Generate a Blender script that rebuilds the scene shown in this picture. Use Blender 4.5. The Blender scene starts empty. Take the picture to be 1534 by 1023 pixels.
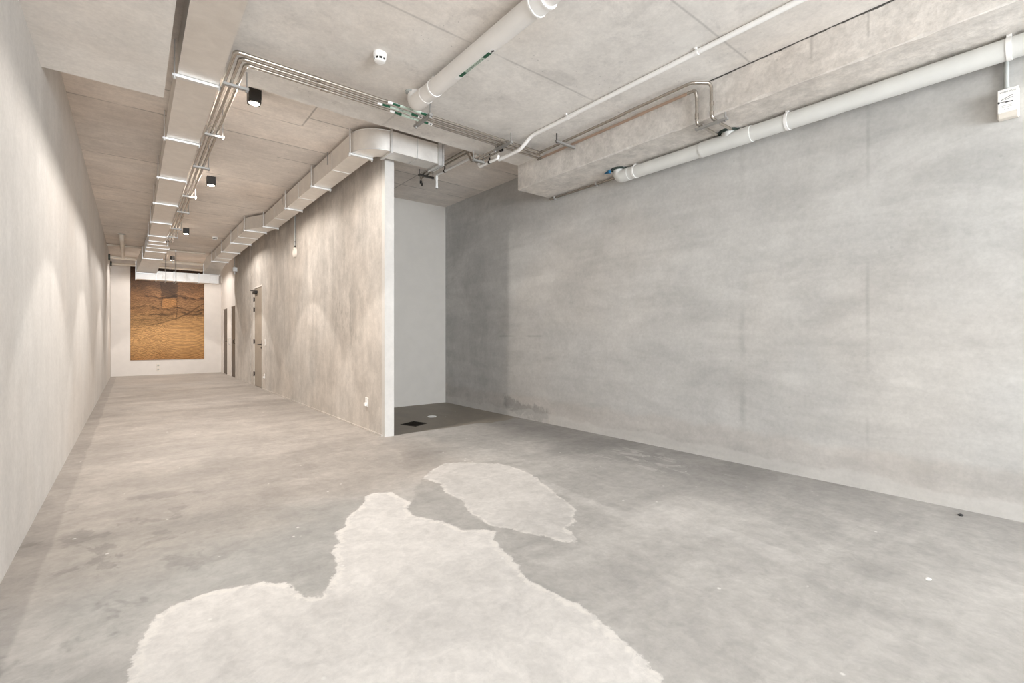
import bpy, math, random
import numpy as np
from mathutils import Vector, Matrix

random.seed(7)
S = bpy.context.scene
COL = S.collection

# ------------------------------------------------------------------ camera
H = 1.1
cam_d = bpy.data.cameras.new('camera')
cam_d.sensor_width = 36.0
cam_d.lens = 36.0 * 706.619 / 1534.0
cam_d.shift_y = -6.77 / 1534.0
cam_d.clip_start = 0.02
cam = bpy.data.objects.new('camera', cam_d)
cam.location = (0, 0, H)
cam.rotation_euler = (math.radians(90), 0, math.radians(-38.853))
COL.objects.link(cam)
S.camera = cam

# ------------------------------------------------------------------ room sizes (metres; x across, y along the hall)
XL, XC, XC2, XR = -0.458, 2.159, 2.268, 4.115
YF, YW, YB, YBACK = 17.215, 4.910, 6.899, -7.0
ZU, ZM, ZB = 3.285, 3.142, 2.850
YE = 4.335
SLAB_X0, BEAM_L, BEAM_R = 0.545, 0.179, 3.584

# ------------------------------------------------------------------ world, daylight, exposure
w = bpy.data.worlds.new('world'); S.world = w
w.use_nodes = True
w.node_tree.nodes['Background'].inputs[0].default_value = (0.75, 0.84, 1.0, 1)
w.node_tree.nodes['Background'].inputs[1].default_value = 1.0
S.view_settings.view_transform = 'Standard'
S.view_settings.look = 'None'
S.view_settings.gamma = 1.0
S.view_settings.exposure = 0.33
S.cycles.diffuse_bounces = 8
S.cycles.max_bounces = 12

def area_light(name, loc, rot, sx, sy, energy, color):
    d = bpy.data.lights.new(name, 'AREA'); d.shape = 'RECTANGLE'
    d.size, d.size_y, d.energy, d.color = sx, sy, energy, color
    o = bpy.data.objects.new(name, d); o.location = loc; o.rotation_euler = rot
    COL.objects.link(o); return o
# daylight through the shopfront glazing behind the camera
area_light('shopfront_daylight', (1.83, YBACK + 0.12, 1.42), (math.radians(90), 0, 0), 4.3, 2.6, 810, (0.90, 0.953, 1.0))
NARROW_W, SPILL_W = 104.0, 122.0
LAMP_COL = (1.0, 0.93, 0.86)

# ------------------------------------------------------------------ mesh helpers
class MB:
    def __init__(s): s.v = []; s.f = []
    def add(s, vs, fs):
        b = len(s.v); s.v += [tuple(map(float, p)) for p in vs]; s.f += [tuple(b + i for i in f) for f in fs]; return s
    def box(s, x0, x1, y0, y1, z0, z1):
        return s.add([(x, y, z) for z in (z0, z1) for y in (y0, y1) for x in (x0, x1)],
                     [(0, 2, 3, 1), (4, 5, 7, 6), (0, 1, 5, 4), (2, 6, 7, 3), (0, 4, 6, 2), (1, 3, 7, 5)])
    def bbox(s, x0, x1, y0, y1, z0, z1, b=0.004):
        """box with all edges chamfered"""
        X, Y, Z = (x0, x1), (y0, y1), (z0, z1); vs = []; idx = {}
        for i in (0, 1):
            for j in (0, 1):
                for k in (0, 1):
                    sx, sy, sz = (1, -1)[i], (1, -1)[j], (1, -1)[k]
                    for a in range(3):
                        p = [X[i] + sx * b, Y[j] + sy * b, Z[k] + sz * b]
                        p[a] = (X[i], Y[j], Z[k])[a]
                        idx[i, j, k, a] = len(vs); vs.append(p)
        fs = []
        def q(*c): fs.append(tuple(idx[t] for t in c))
        for i in (0, 1):
            o = [(0, 0), (1, 0), (1, 1), (0, 1)]
            if i == 0: o = o[::-1]
            q(*[(i, j, k, 0) for j, k in o])
            q(*[(j, i, k, 1) for j, k in o[::-1]])
            q(*[(j, k, i, 2) for j, k in o])
        for i in (0, 1):
            for j in (0, 1):
                q((i, j, 0, 0), (i, j, 1, 0), (i, j, 1, 1), (i, j, 0, 1))
                q((i, 0, j, 0), (i, 1, j, 0), (i, 1, j, 2), (i, 0, j, 2))
                q((0, i, j, 1), (1, i, j, 1), (1, i, j, 2), (0, i, j, 2))
                for k in (0, 1): q((i, j, k, 0), (i, j, k, 1), (i, j, k, 2))
        return s.add(vs, fs)
    def cyl(s, p0, p1, r0, r1=None, n=20, caps=True):
        r1 = r0 if r1 is None else r1
        p0, p1 = Vector(p0), Vector(p1); d = (p1 - p0).normalized()
        a = d.orthogonal().normalized(); c = d.cross(a); vs = []
        for p, r in ((p0, r0), (p1, r1)):
            for i in range(n):
                t = 2 * math.pi * i / n; vs.append(p + a * (r * math.cos(t)) + c * (r * math.sin(t)))
        fs = [(i, (i + 1) % n, n + (i + 1) % n, n + i) for i in range(n)]
        if caps: fs += [tuple(range(n))[::-1], tuple(range(n, 2 * n))]
        return s.add(vs, fs)
    def lathe(s, p, axis, prof, n=28):
        """profile of (r, h) along axis from p"""
        p, d = Vector(p), Vector(axis).normalized(); a = d.orthogonal().normalized(); c = d.cross(a); vs = []; fs = []
        for r, h in prof:
            for i in range(n):
                t = 2 * math.pi * i / n; vs.append(p + d * h + a * (r * math.cos(t)) + c * (r * math.sin(t)))
        m = len(prof)
        for j in range(m - 1):
            for i in range(n): fs.append((j * n + i, j * n + (i + 1) % n, (j + 1) * n + (i + 1) % n, (j + 1) * n + i))
        fs += [tuple(range(n))[::-1], tuple(range((m - 1) * n, m * n))]
        return s.add(vs, fs)
    def tube(s, pts, r, bend=0.0, n=16, seg=7, caps=True):
        P = [Vector(p) for p in pts]
        if bend > 0:
            Q = [P[0]]
            for i in range(1, len(P) - 1):
                a, b, c = P[i - 1], P[i], P[i + 1]
                k = min(bend, (a - b).length * 0.49, (c - b).length * 0.49)
                u, v = (a - b).normalized(), (c - b).normalized()
                ang = u.angle(v); half = ang / 2
                R = k * math.tan(half); cen = b + (u + v).normalized() * (k / math.cos(half))
                s0 = b + u * k - cen; s1 = b + v * k - cen; tot = s0.angle(s1); ax = s0.cross(s1).normalized()
                for j in range(seg + 1): Q.append(cen + Matrix.Rotation(tot * j / seg, 3, ax) @ s0)
            Q.append(P[-1]); P = Q
        T = []
        for i in range(len(P)):
            a = P[max(i - 1, 0)]; b = P[min(i + 1, len(P) - 1)]; T.append((b - a).normalized())
        nrm = T[0].orthogonal().normalized(); vs = []
        for i, p in enumerate(P):
            if i: nrm = (nrm - T[i] * nrm.dot(T[i])).normalized()
            bi = T[i].cross(nrm)
            for k in range(n):
                t = 2 * math.pi * k / n; vs.append(p + nrm * (r * math.cos(t)) + bi * (r * math.sin(t)))
        fs = [(i * n + k, i * n + (k + 1) % n, (i + 1) * n + (k + 1) % n, (i + 1) * n + k) for i in range(len(P) - 1) for k in range(n)]
        if caps: fs += [tuple(range(n))[::-1], tuple(range((len(P) - 1) * n, len(P) * n))]
        return s.add(vs, fs)
    def prism(s, poly, z0, z1):
        n = len(poly)
        return s.add([(x, y, z0) for x, y in poly] + [(x, y, z1) for x, y in poly],
                     [tuple(range(n))[::-1], tuple(range(n, 2 * n))] + [(i, (i + 1) % n, n + (i + 1) % n, n + i) for i in range(n)])
    def loft(s, secs):
        """rectangular sections (y, x0, x1, z0, z1) lofted along y"""
        vs = []; fs = []
        for y, x0, x1, z0, z1 in secs: vs += [(x0, y, z0), (x1, y, z0), (x1, y, z1), (x0, y, z1)]
        for i in range(len(secs) - 1):
            for k in range(4): fs.append((i * 4 + k, i * 4 + (k + 1) % 4, i * 4 + 4 + (k + 1) % 4, i * 4 + 4 + k))
        m = (len(secs) - 1) * 4
        fs += [(3, 2, 1, 0), (m, m + 1, m + 2, m + 3)]
        return s.add(vs, fs)
    def build(s, name, mat, parent=None, sharp=35):
        base = wloc(parent) if parent else Vector((0, 0, 0))
        me = bpy.data.meshes.new(name)
        me.from_pydata([Vector(p) - base for p in s.v], [], s.f); me.update()
        import bmesh
        bm = bmesh.new(); bm.from_mesh(me); bmesh.ops.recalc_face_normals(bm, faces=bm.faces); bm.to_mesh(me); bm.free()
        me.materials.append(mat)
        me.polygons.foreach_set('use_smooth', [True] * len(me.polygons))
        me.set_sharp_from_angle(angle=math.radians(sharp))
        o = bpy.data.objects.new(name, me); COL.objects.link(o)
        if parent: o.parent = parent
        return o

def wloc(o):
    v = Vector((0, 0, 0))
    while o is not None: v += o.location; o = o.parent
    return v
def tag(o, label, cat, group=None):
    o['label'] = label; o['category'] = cat
    if group: o['group'] = group
    return o
def thing(name, loc, label, cat, group=None):
    o = bpy.data.objects.new(name, None); o.empty_display_size = 0.1; o.location = loc; COL.objects.link(o)
    return tag(o, label, cat, group)
def struct(o): o['kind'] = 'structure'; return o
def copy_tree(o, d, label):
    def rec(x, par):
        c = x.copy(); COL.objects.link(c)
        if par: c.parent = par
        for ch in list(x.children): rec(ch, c)
        return c
    c = rec(o, None); c.location = Vector(o.location) + Vector(d); c['label'] = label; return c

# ------------------------------------------------------------------ node helpers
class NT:
    def __init__(s, name):
        s.m = bpy.data.materials.new(name); s.m.use_nodes = True; s.t = s.m.node_tree
        s.b = s.t.nodes['Principled BSDF']; s._p = None
    def n(s, typ, **kw):
        x = s.t.nodes.new(typ)
        for k, v in kw.items(): setattr(x, k, v)
        return x
    def inp(s, sock, v):
        if isinstance(v, bpy.types.NodeSocket): s.t.links.new(v, sock)
        elif isinstance(v, (tuple, list)): sock.default_value = tuple(v) + ((1,) if len(v) == 3 and len(sock.default_value) == 4 else ())
        else: sock.default_value = v
    @property
    def pos(s):
        if s._p is None: s._p = s.n('ShaderNodeNewGeometry').outputs['Position']
        return s._p
    def xyz(s):
        if not hasattr(s, '_x'): 
            k = s.n('ShaderNodeSeparateXYZ'); s.inp(k.inputs[0], s.pos); s._x = k.outputs
        return s._x
    def math(s, op, a, b=0.0, c=0.0, clamp=False):
        k = s.n('ShaderNodeMath', operation=op, use_clamp=clamp); s.inp(k.inputs[0], a); s.inp(k.inputs[1], b); s.inp(k.inputs[2], c); return k.outputs[0]
    def scale(s, sc, vec=None):
        k = s.n('ShaderNodeVectorMath', operation='MULTIPLY'); s.inp(k.inputs[0], vec or s.pos); s.inp(k.inputs[1], sc); return k.outputs[0]
    def noise(s, scale, detail=4, rough=0.55, dist=0.0, stretch=None, off=None):
        v = s.scale(stretch) if stretch else s.pos
        if off:
            k = s.n('ShaderNodeVectorMath', operation='ADD'); s.inp(k.inputs[0], v); s.inp(k.inputs[1], off); v = k.outputs[0]
        k = s.n('ShaderNodeTexNoise'); s.inp(k.inputs['Vector'], v)
        k.inputs['Scale'].default_value = scale; k.inputs['Detail'].default_value = detail
        k.inputs['Roughness'].default_value = rough; k.inputs['Distortion'].default_value = dist
        return k.outputs[0]
    def rng(s, v, a, b, c=0.0, d=1.0, smooth=True):
        k = s.n('ShaderNodeMapRange', interpolation_type='SMOOTHSTEP' if smooth else 'LINEAR')
        for i, x in enumerate((v, a, b, c, d)): s.inp(k.inputs[i], x)
        return k.outputs[0]
    def mix(s, f, a, b, mode='MIX'):
        k = s.n('ShaderNodeMix', data_type='RGBA', blend_type=mode)
        s.inp(k.inputs[0], f); s.inp(k.inputs[6], a); s.inp(k.inputs[7], b); return k.outputs[2]
    def mul(s, col, f):
        """multiply a colour by a scalar"""
        k = s.n('ShaderNodeVectorMath', operation='SCALE'); s.inp(k.inputs[0], col); s.inp(k.inputs[3], f); return k.outputs[0]
    def attr(s, name):
        k = s.n('ShaderNodeAttribute'); k.attribute_name = name; return k.outputs['Fac']
    def line(s, coord, at, half, soft=0.4):
        """1 on a thin line coord == at"""
        d = s.math('ABSOLUTE', s.math('SUBTRACT', coord, at))
        return s.rng(d, half * (1 - soft), half * (1 + soft), 1.0, 0.0)
    def band(s, coord, a, b, soft):
        return s.math('MULTIPLY', s.rng(coord, a - soft, a + soft), s.rng(coord, b - soft, b + soft, 1.0, 0.0))
    def bump(s, h, strength=0.2, dist=0.01):
        k = s.n('ShaderNodeBump'); k.inputs['Strength'].default_value = strength; k.inputs['Distance'].default_value = dist
        s.inp(k.inputs['Height'], h); s.inp(s.b.inputs['Normal'], k.outputs[0])
    def done(s, col, rough=0.8, metal=0.0, spec=0.3):
        s.inp(s.b.inputs['Base Color'], col); s.inp(s.b.inputs['Roughness'], rough)
        s.inp(s.b.inputs['Metallic'], metal); s.inp(s.b.inputs['Specular IOR Level'], spec); return s.m

def plain(name, col, rough=0.5, metal=0.0, var=0.05, spec=0.4, sc=6.0):
    k = NT(name); n = k.noise(sc, 3)
    return k.done(k.mul(col, k.rng(n, 0.3, 0.7, 1 - var, 1 + var)), rough, metal, spec)

# ------------------------------------------------------------------ concrete family
def concrete(name, base, cloud=0.16, cloud_sc=0.9, stretch=None, tint=(0.95, 0.88, 0.82), tint_amt=0.35, streak=None, pits=0.5, rough_bump=0.15, extra=None, bump_sc=40):
    k = NT(name)
    c1 = k.noise(cloud_sc, 6, 0.6, 0.4, stretch)
    c2 = k.noise(cloud_sc * 4.3, 5, 0.65, 0.3, stretch, off=(3.1, 7.7, 1.3))
    fine = k.noise(38, 4, 0.7)
    col = k.mul(base, k.rng(c1, 0.36, 0.64, 1 - cloud, 1 + cloud * 0.75, False))
    col = k.mul(col, k.rng(c2, 0.38, 0.62, 1 - cloud * 0.6, 1 + cloud * 0.5, False))
    md = k.noise(14, 5, 0.72, 0.4, stretch, off=(1, 5, 2))
    col = k.mul(col, k.rng(md, 0.36, 0.64, 1 - cloud * 0.45, 1 + cloud * 0.35, False))
    col = k.mul(col, k.rng(fine, 0.36, 0.64, 0.955, 1.04, False))
    tm = k.rng(k.noise(0.55, 3, 0.5, 0, off=(9, 2, 4)), 0.42, 0.62, 0, tint_amt)
    col = k.mix(tm, col, k.mix(1.0, col, tint, 'MULTIPLY'))
    if streak:
        sn = k.noise(1.0, 4, 0.6, 0, streak)
        col = k.mul(col, k.rng(sn, 0.35, 0.62, 0.91, 1.035, False))
    if pits:
        v = k.n('ShaderNodeTexVoronoi'); k.inp(v.inputs['Vector'], k.pos); v.inputs['Scale'].default_value = 5.5
        pm = k.math('MULTIPLY', k.rng(v.outputs['Distance'], 0.035, 0.075, 1.0, 0.0), k.rng(k.noise(1.7, 2), 0.5, 0.6))
        col = k.mul(col, k.rng(pm, 0, 1, 1, 1 - 0.4 * pits, False))
    if extra: col = extra(k, col)
    h = k.math('ADD', k.math('MULTIPLY', k.noise(bump_sc, 5, 0.65), 0.5), k.noise(6, 4))
    k.bump(h, rough_bump, 0.012)
    return k.done(col, 0.82, 0.0, 0.25)

def dark_lines(k, col, m, amt): return k.mul(col, k.rng(m, 0, 1, 1.0, 1.0 - amt, False))

def ex_ceiling(k, col):
    x, y, z = k.xyz()
    wob = k.math('MULTIPLY', k.math('SUBTRACT', k.noise(1.2, 3), 0.5), 0.03)
    yy = k.math('ADD', y, wob)
    brk = k.rng(k.noise(2.1, 3, off=(5, 5, 5)), 0.36, 0.5, 0.25, 1.0)
    tot = None
    for at in (5.77, 7.42, 9.03, 10.6, 12.2, 13.8):
        l = k.line(yy, at, 0.009); tot = l if tot is None else k.math('MAXIMUM', tot, l)
    right = k.rng(x, 1.36, 1.38); left = k.rng(x, 1.36, 1.38, 1, 0)
    for at, m in ((4.93, right), (6.25, right), (5.17, left), (8.2, right), (9.9, left)):
        tot = k.math('MAXIMUM', tot, k.math('MULTIPLY', k.line(yy, at, 0.008), m))
    tot = k.math('MAXIMUM', tot, k.math('MULTIPLY', k.line(x, 1.37, 0.008), k.band(y, 4.5, 5.17, 0.01)))
    tot = k.math('MAXIMUM', tot, k.math('MULTIPLY', k.line(x, 3.0, 0.008), k.band(y, 5.5, 6.9, 0.05)))
    col = dark_lines(k, col, k.math('MULTIPLY', tot, brk), 0.4)
    # each formwork bay has a slightly different tone
    w1 = k.n('ShaderNodeTexWhiteNoise', noise_dimensions='1D'); k.inp(w1.inputs['W'], k.math('FLOOR', k.math('DIVIDE', k.math('SUBTRACT', yy, 5.77 - 1.61 * 4), 1.61)))
    col = k.mul(col, k.rng(w1.outputs['Value'], 0, 1, 0.93, 1.05, False))
    grain = k.noise(1.0, 4, 0.6, 0.2, (1.6, 14.0, 3.0))
    return k.mul(col, k.rng(grain, 0.3, 0.7, 0.94, 1.05, False))

def ex_slab(k, col):
    x, y, z = k.xyz()
    wob = k.math('MULTIPLY', k.math('SUBTRACT', k.noise(1.2, 3), 0.5), 0.03)
    yy = k.math('ADD', y, wob)
    brk = k.rng(k.noise(1.3, 3, off=(5, 5, 5)), 0.38, 0.52, 0.15, 1.0)
    t = k.math('MAXIMUM', k.line(yy, 2.73, 0.008, 0.9), k.math('MULTIPLY', k.line(yy, 1.62, 0.007, 0.9), k.rng(x, 2.3, 2.4)))
    t = k.math('MAXIMUM', t, k.math('MULTIPLY', k.line(x, 1.88, 0.010), k.band(y, 3.95, 4.4, 0.03)))
    col = dark_lines(k, col, k.math('MULTIPLY', t, brk), 0.24)
    pale = k.rng(k.noise(1.1, 5, 0.65, 0.6, off=(2, 8, 0)), 0.56, 0.7, 0, 1)
    col = k.mix(k.math('MULTIPLY', pale, 0.45), col, (0.80, 0.78, 0.75))
    v = k.n('ShaderNodeTexVoronoi'); k.inp(v.inputs['Vector'], k.pos); v.inputs['Scale'].default_value = 17
    pm = k.math('MULTIPLY', k.rng(v.outputs['Distance'], 0.05, 0.11, 1, 0), k.rng(k.noise(1.5, 3, off=(1, 1, 7)), 0.50, 0.60))
    col = k.mul(col, k.rng(pm, 0, 1, 1, 0.68, False))
    gs = k.rng(k.noise(2.6, 6, 0.75, 0.5, off=(4, 4, 1)), 0.52, 0.66)
    return k.mul(col, k.rng(gs, 0, 1, 1, 0.88, False))

def ex_beam(k, col):
    x, y, z = k.xyz()
    gap = k.math('MULTIPLY', k.rng(k.math('ADD', z, k.math('MULTIPLY', k.math('SUBTRACT', k.noise(8, 5, 0.8), 0.5), 0.03)), ZM - 0.014, ZM - 0.008), k.rng(y, 1.95, 2.0, 1, 0))
    col = k.mul(col, k.rng(gap, 0, 1, 1, 0.12, False))
    t = k.math('MAXIMUM', k.line(y, 1.215, 0.009, 0.95), k.line(y, 0.898, 0.006, 0.95))
    col = dark_lines(k, col, k.math('MULTIPLY', t, k.rng(z, 2.95, 3.0)), 0.22)
    gr = k.noise(11, 6, 0.75, 0.3)
    return k.mul(col, k.rng(gr, 0.36, 0.64, 0.84, 1.08, False))

def ex_right(k, col):
    x, y, z = k.xyz()
    # trowel swirls and long pale sweeps
    sw = k.noise(1.6, 6, 0.68, 1.3, (1, 0.5, 1.4), off=(4, 1, 2))
    col = k.mul(col, k.rng(sw, 0.36, 0.64, 0.91, 1.06, False))
    hs = k.noise(1.0, 4, 0.6, 0.5, (1, 0.7, 5.0), off=(0, 3, 9))
    col = k.mul(col, k.rng(hs, 0.38, 0.62, 0.95, 1.035, False))
    wob = k.math('MULTIPLY', k.math('SUBTRACT', k.noise(2.0, 4), 0.5), 0.02)
    yy = k.math('ADD', y, wob)
    brk = k.rng(k.noise(1.6, 4, off=(7, 7, 7)), 0.42, 0.6)
    seams = k.math('MAXIMUM', k.line(yy, 1.93, 0.022, 0.98), k.line(yy, 1.035, 0.010, 0.98))
    col = dark_lines(k, col, k.math('MULTIPLY', seams, brk), 0.15)
    # two short dark form marks
    zz = k.math('ADD', z, k.math('MULTIPLY', wob, 0.6))
    mk = k.math('MULTIPLY', k.line(zz, 1.11, 0.010, 0.9), k.math('MAXIMUM', k.band(y, 5.08, 5.42, 0.06), k.band(y, 4.5, 4.8, 0.06)))
    col = dark_lines(k, col, mk, 0.2)
    # darker blotches towards the recess end
    wz = k.rng(k.math('ADD', y, k.math('MULTIPLY', k.noise(1.4, 3), 1.2)), 5.2, 6.8)
    blot = k.rng(k.noise(1.3, 6, 0.7, 0.5, (1, 1.6, 0.8), off=(2, 6, 1)), 0.42, 0.66)
    col = k.mul(col, k.rng(k.math('MULTIPLY', wz, blot), 0, 1, 1.10, 0.94, False))
    # damp stain low on the wall
    dn = k.math('MULTIPLY', k.math('SUBTRACT', k.noise(5.5, 6, 0.75, 0.6), 0.5), 0.5)
    st = k.math('MULTIPLY', k.band(k.math('ADD', y, dn), 4.35, 5.28, 0.05),
                k.band(k.math('ADD', z, k.math('ADD', k.math('MULTIPLY', dn, 0.8), k.math('MULTIPLY', k.math('SUBTRACT', 5.28, y), 0.10))), 0.10, 0.25, 0.03))
    col = k.mul(col, k.rng(st, 0, 1, 1, 0.70, False))
    # pale and pinkish band where the wall meets the floor
    hb = k.math('ADD', z, k.math('MULTIPLY', k.math('SUBTRACT', k.noise(2.2, 4, 0.6), 0.5), 0.22))
    col = k.mix(k.rng(hb, 0.26, 0.34, 0.45, 0.0), col, k.mix(1.0, col, (1.0, 0.94, 0.90), 'MULTIPLY'))
    col = k.mix(k.rng(hb, 0.085, 0.115, 0.24, 0.0), col, (0.72, 0.71, 0.68))
    return col

def ex_left(k, col):
    x, y, z = k.xyz()
    v = k.noise(1.0, 5, 0.6, 0.2, (1, 5.5, 0.45))
    return k.mul(col, k.rng(v, 0.36, 0.64, 0.965, 1.025, False))

def ex_corr(k, col):
    x, y, z = k.xyz()
    v = k.noise(1.0, 6, 0.66, 0.4, (1, 3.4, 0.8))
    col = k.mul(col, k.rng(v, 0.32, 0.62, 0.86, 1.06, False))
    hi = k.math('MULTIPLY', k.rng(z, 1.2, 2.2), k.rng(k.noise(2.4, 6, 0.72, 0.3, (1, 1.6, 0.7)), 0.42, 0.62))
    col = k.mul(col, k.rng(hi, 0, 1, 1, 0.88, False))
    # dark trowel scuffs
    sc = k.math('MULTIPLY', k.math('MULTIPLY', k.band(y, 5.6, 6.6, 0.25), k.band(z, 1.0, 1.7, 0.2)), k.rng(k.noise(5, 5, 0.7, 0.2, (1, 1.4, 0.6)), 0.52, 0.62))
    col = k.mul(col, k.rng(sc, 0, 1, 1, 0.78, False))
    # pale cover strip finish on the wall end
    return k.mix(k.rng(y, 4.975, 4.985, 0.55, 0.0), col, (0.66, 0.65, 0.63))

def mural_mat():
    k = NT('sandstone_print'); x, y, z = k.xyz()
    n1 = k.noise(2.2, 5, 0.6, 0.5, (1, 1, 1.6)); n2 = k.noise(9, 5, 0.7, 0.4, (1, 1, 2.2))
    zz = k.math('ADD', z, k.math('MULTIPLY', k.math('SUBTRACT', n1, 0.5), 0.55))
    r = k.n('ShaderNodeValToRGB'); cr = r.color_ramp
    stops = [(0.0, (0.33, 0.165, 0.055)), (0.2, (0.46, 0.26, 0.105)), (0.42, (0.45, 0.255, 0.105)), (0.52, (0.24, 0.125, 0.052)), (0.58, (0.26, 0.14, 0.062)), (0.66, (0.20, 0.102, 0.045)), (0.78, (0.085, 0.043, 0.020)), (0.90, (0.060, 0.029, 0.013)), (1.0, (0.018, 0.009, 0.005))]
    cr.elements[0].position, cr.elements[0].color = 0, stops[0][1] + (1,)
    cr.elements[1].position, cr.elements[1].color = 1, stops[-1][1] + (1,)
    for p, c in stops[1:-1]:
        e = cr.elements.new(p); e.color = c + (1,)
    k.inp(r.inputs[0], k.rng(zz, 0.44, 3.12, 0, 1, False)); col = r.outputs[0]
    # upper courses: separate blocks with their own tone
    xw = k.math('ADD', x, k.math('MULTIPLY', k.math('SUBTRACT', n1, 0.5), 0.22))
    up = k.rng(zz, 2.25, 2.29)
    mid_b = k.math('MULTIPLY', k.band(xw, 0.66, 1.02, 0.03), up)
    col = k.mul(col, k.rng(mid_b, 0, 1, 1, 0.55, False))
    rt = k.math('MULTIPLY', k.rng(xw, 1.02, 1.05), up)
    col = k.mul(col, k.rng(rt, 0, 1, 1, 1.55, False))
    lf = k.math('MULTIPLY', k.rng(xw, 0.62, 0.68, 1, 0), k.band(zz, 2.2, 2.55, 0.04))
    col = k.mul(col, k.rng(lf, 0, 1, 1, 1.3, False))
    gold = k.math('MULTIPLY', k.band(xw, 0.70, 1.05, 0.03), k.band(zz, 1.95, 2.24, 0.02))
    col = k.mix(k.math('MULTIPLY', gold, 0.55), col, (0.40, 0.19, 0.06))
    for x0, lo, hi in ((0.66, 2.24, 3.0), (1.04, 1.6, 3.0), (0.68, 1.95, 2.24)):
        ln = k.math('MULTIPLY', k.line(xw, x0, 0.012, 0.9), k.band(zz, lo, hi, 0.03))
        col = k.mul(col, k.rng(ln, 0, 1, 1, 0.5, False))
    # bedding cracks, wandering and broken
    wav = k.math('ADD', k.math('MULTIPLY', k.math('SUBTRACT', k.noise(1.9, 2, 0.5, 0, off=(3, 0, 5)), 0.5), 0.42), k.math('MULTIPLY', k.math('SUBTRACT', n2, 0.5), 0.12))
    bk = k.rng(k.noise(3.0, 3, 0.6, 0, off=(0, 2, 7)), 0.36, 0.52, 0.15, 1.0)
    for z0, sl, hw in ((2.30, -0.04, 0.026), (1.93, -0.03, 0.024), (1.72, 0.05, 0.026)):
        zc = k.math('ADD', k.math('ADD', z, k.math('MULTIPLY', x, -sl)), wav)
        col = k.mul(col, k.rng(k.math('MULTIPLY', k.line(zc, z0, hw, 0.95), bk), 0, 1, 1, 0.28, False))
    dg = k.math('ADD', k.math('SUBTRACT', z, k.math('MULTIPLY', k.math('MULTIPLY', x, x), 0.24)), k.math('MULTIPLY', k.math('SUBTRACT', n1, 0.5), 0.12))
    col = k.mul(col, k.rng(k.math('MULTIPLY', k.line(dg, 1.40, 0.020, 0.95), k.rng(x, 0.3, 0.5)), 0, 1, 1, 0.45, False))
    shd = k.math('MULTIPLY', k.band(dg, 1.42, 1.62, 0.05), k.rng(x, 0.9, 1.0, 1, 0))
    col = k.mul(col, k.rng(shd, 0, 1, 1, 0.72, False))
    # ripple marks: rings low on the right, beds elsewhere
    wv = k.n('ShaderNodeTexWave', wave_type='RINGS', rings_direction='SPHERICAL')
    off = k.n('ShaderNodeVectorMath', operation='SUBTRACT'); k.inp(off.inputs[0], k.pos); off.inputs[1].default_value = (1.22, 17.2, 0.30)
    sc = k.scale((0.8, 0.0, 1.5), off.outputs[0]); k.inp(wv.inputs['Vector'], sc)
    wv.inputs['Scale'].default_value = 5.0; wv.inputs['Distortion'].default_value = 7.0; wv.inputs['Detail Scale'].default_value = 0.7; wv.inputs['Detail'].default_value = 3
    wb = k.n('ShaderNodeTexWave', wave_type='BANDS', bands_direction='Z'); k.inp(wb.inputs['Vector'], k.pos)
    wb.inputs['Scale'].default_value = 6.5; wb.inputs['Distortion'].default_value = 14.0; wb.inputs['Detail'].default_value = 4; wb.inputs['Detail Scale'].default_value = 1.3
    low = k.math('MULTIPLY', k.rng(zz, 1.45, 1.75, 1, 0), k.rng(x, 0.75, 1.0))
    rp = k.math('ADD', k.math('MULTIPLY', wv.outputs['Fac'], low), k.math('MULTIPLY', wb.outputs['Fac'], k.math('SUBTRACT', 1.0, low)))
    col = k.mul(col, k.rng(rp, 0, 1, 0.66, 1.2, False))
    col = k.mul(col, k.rng(n2, 0.3, 0.7, 0.82, 1.18, False))
    return k.done(col, 0.6, 0.0, 0.3)

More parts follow.
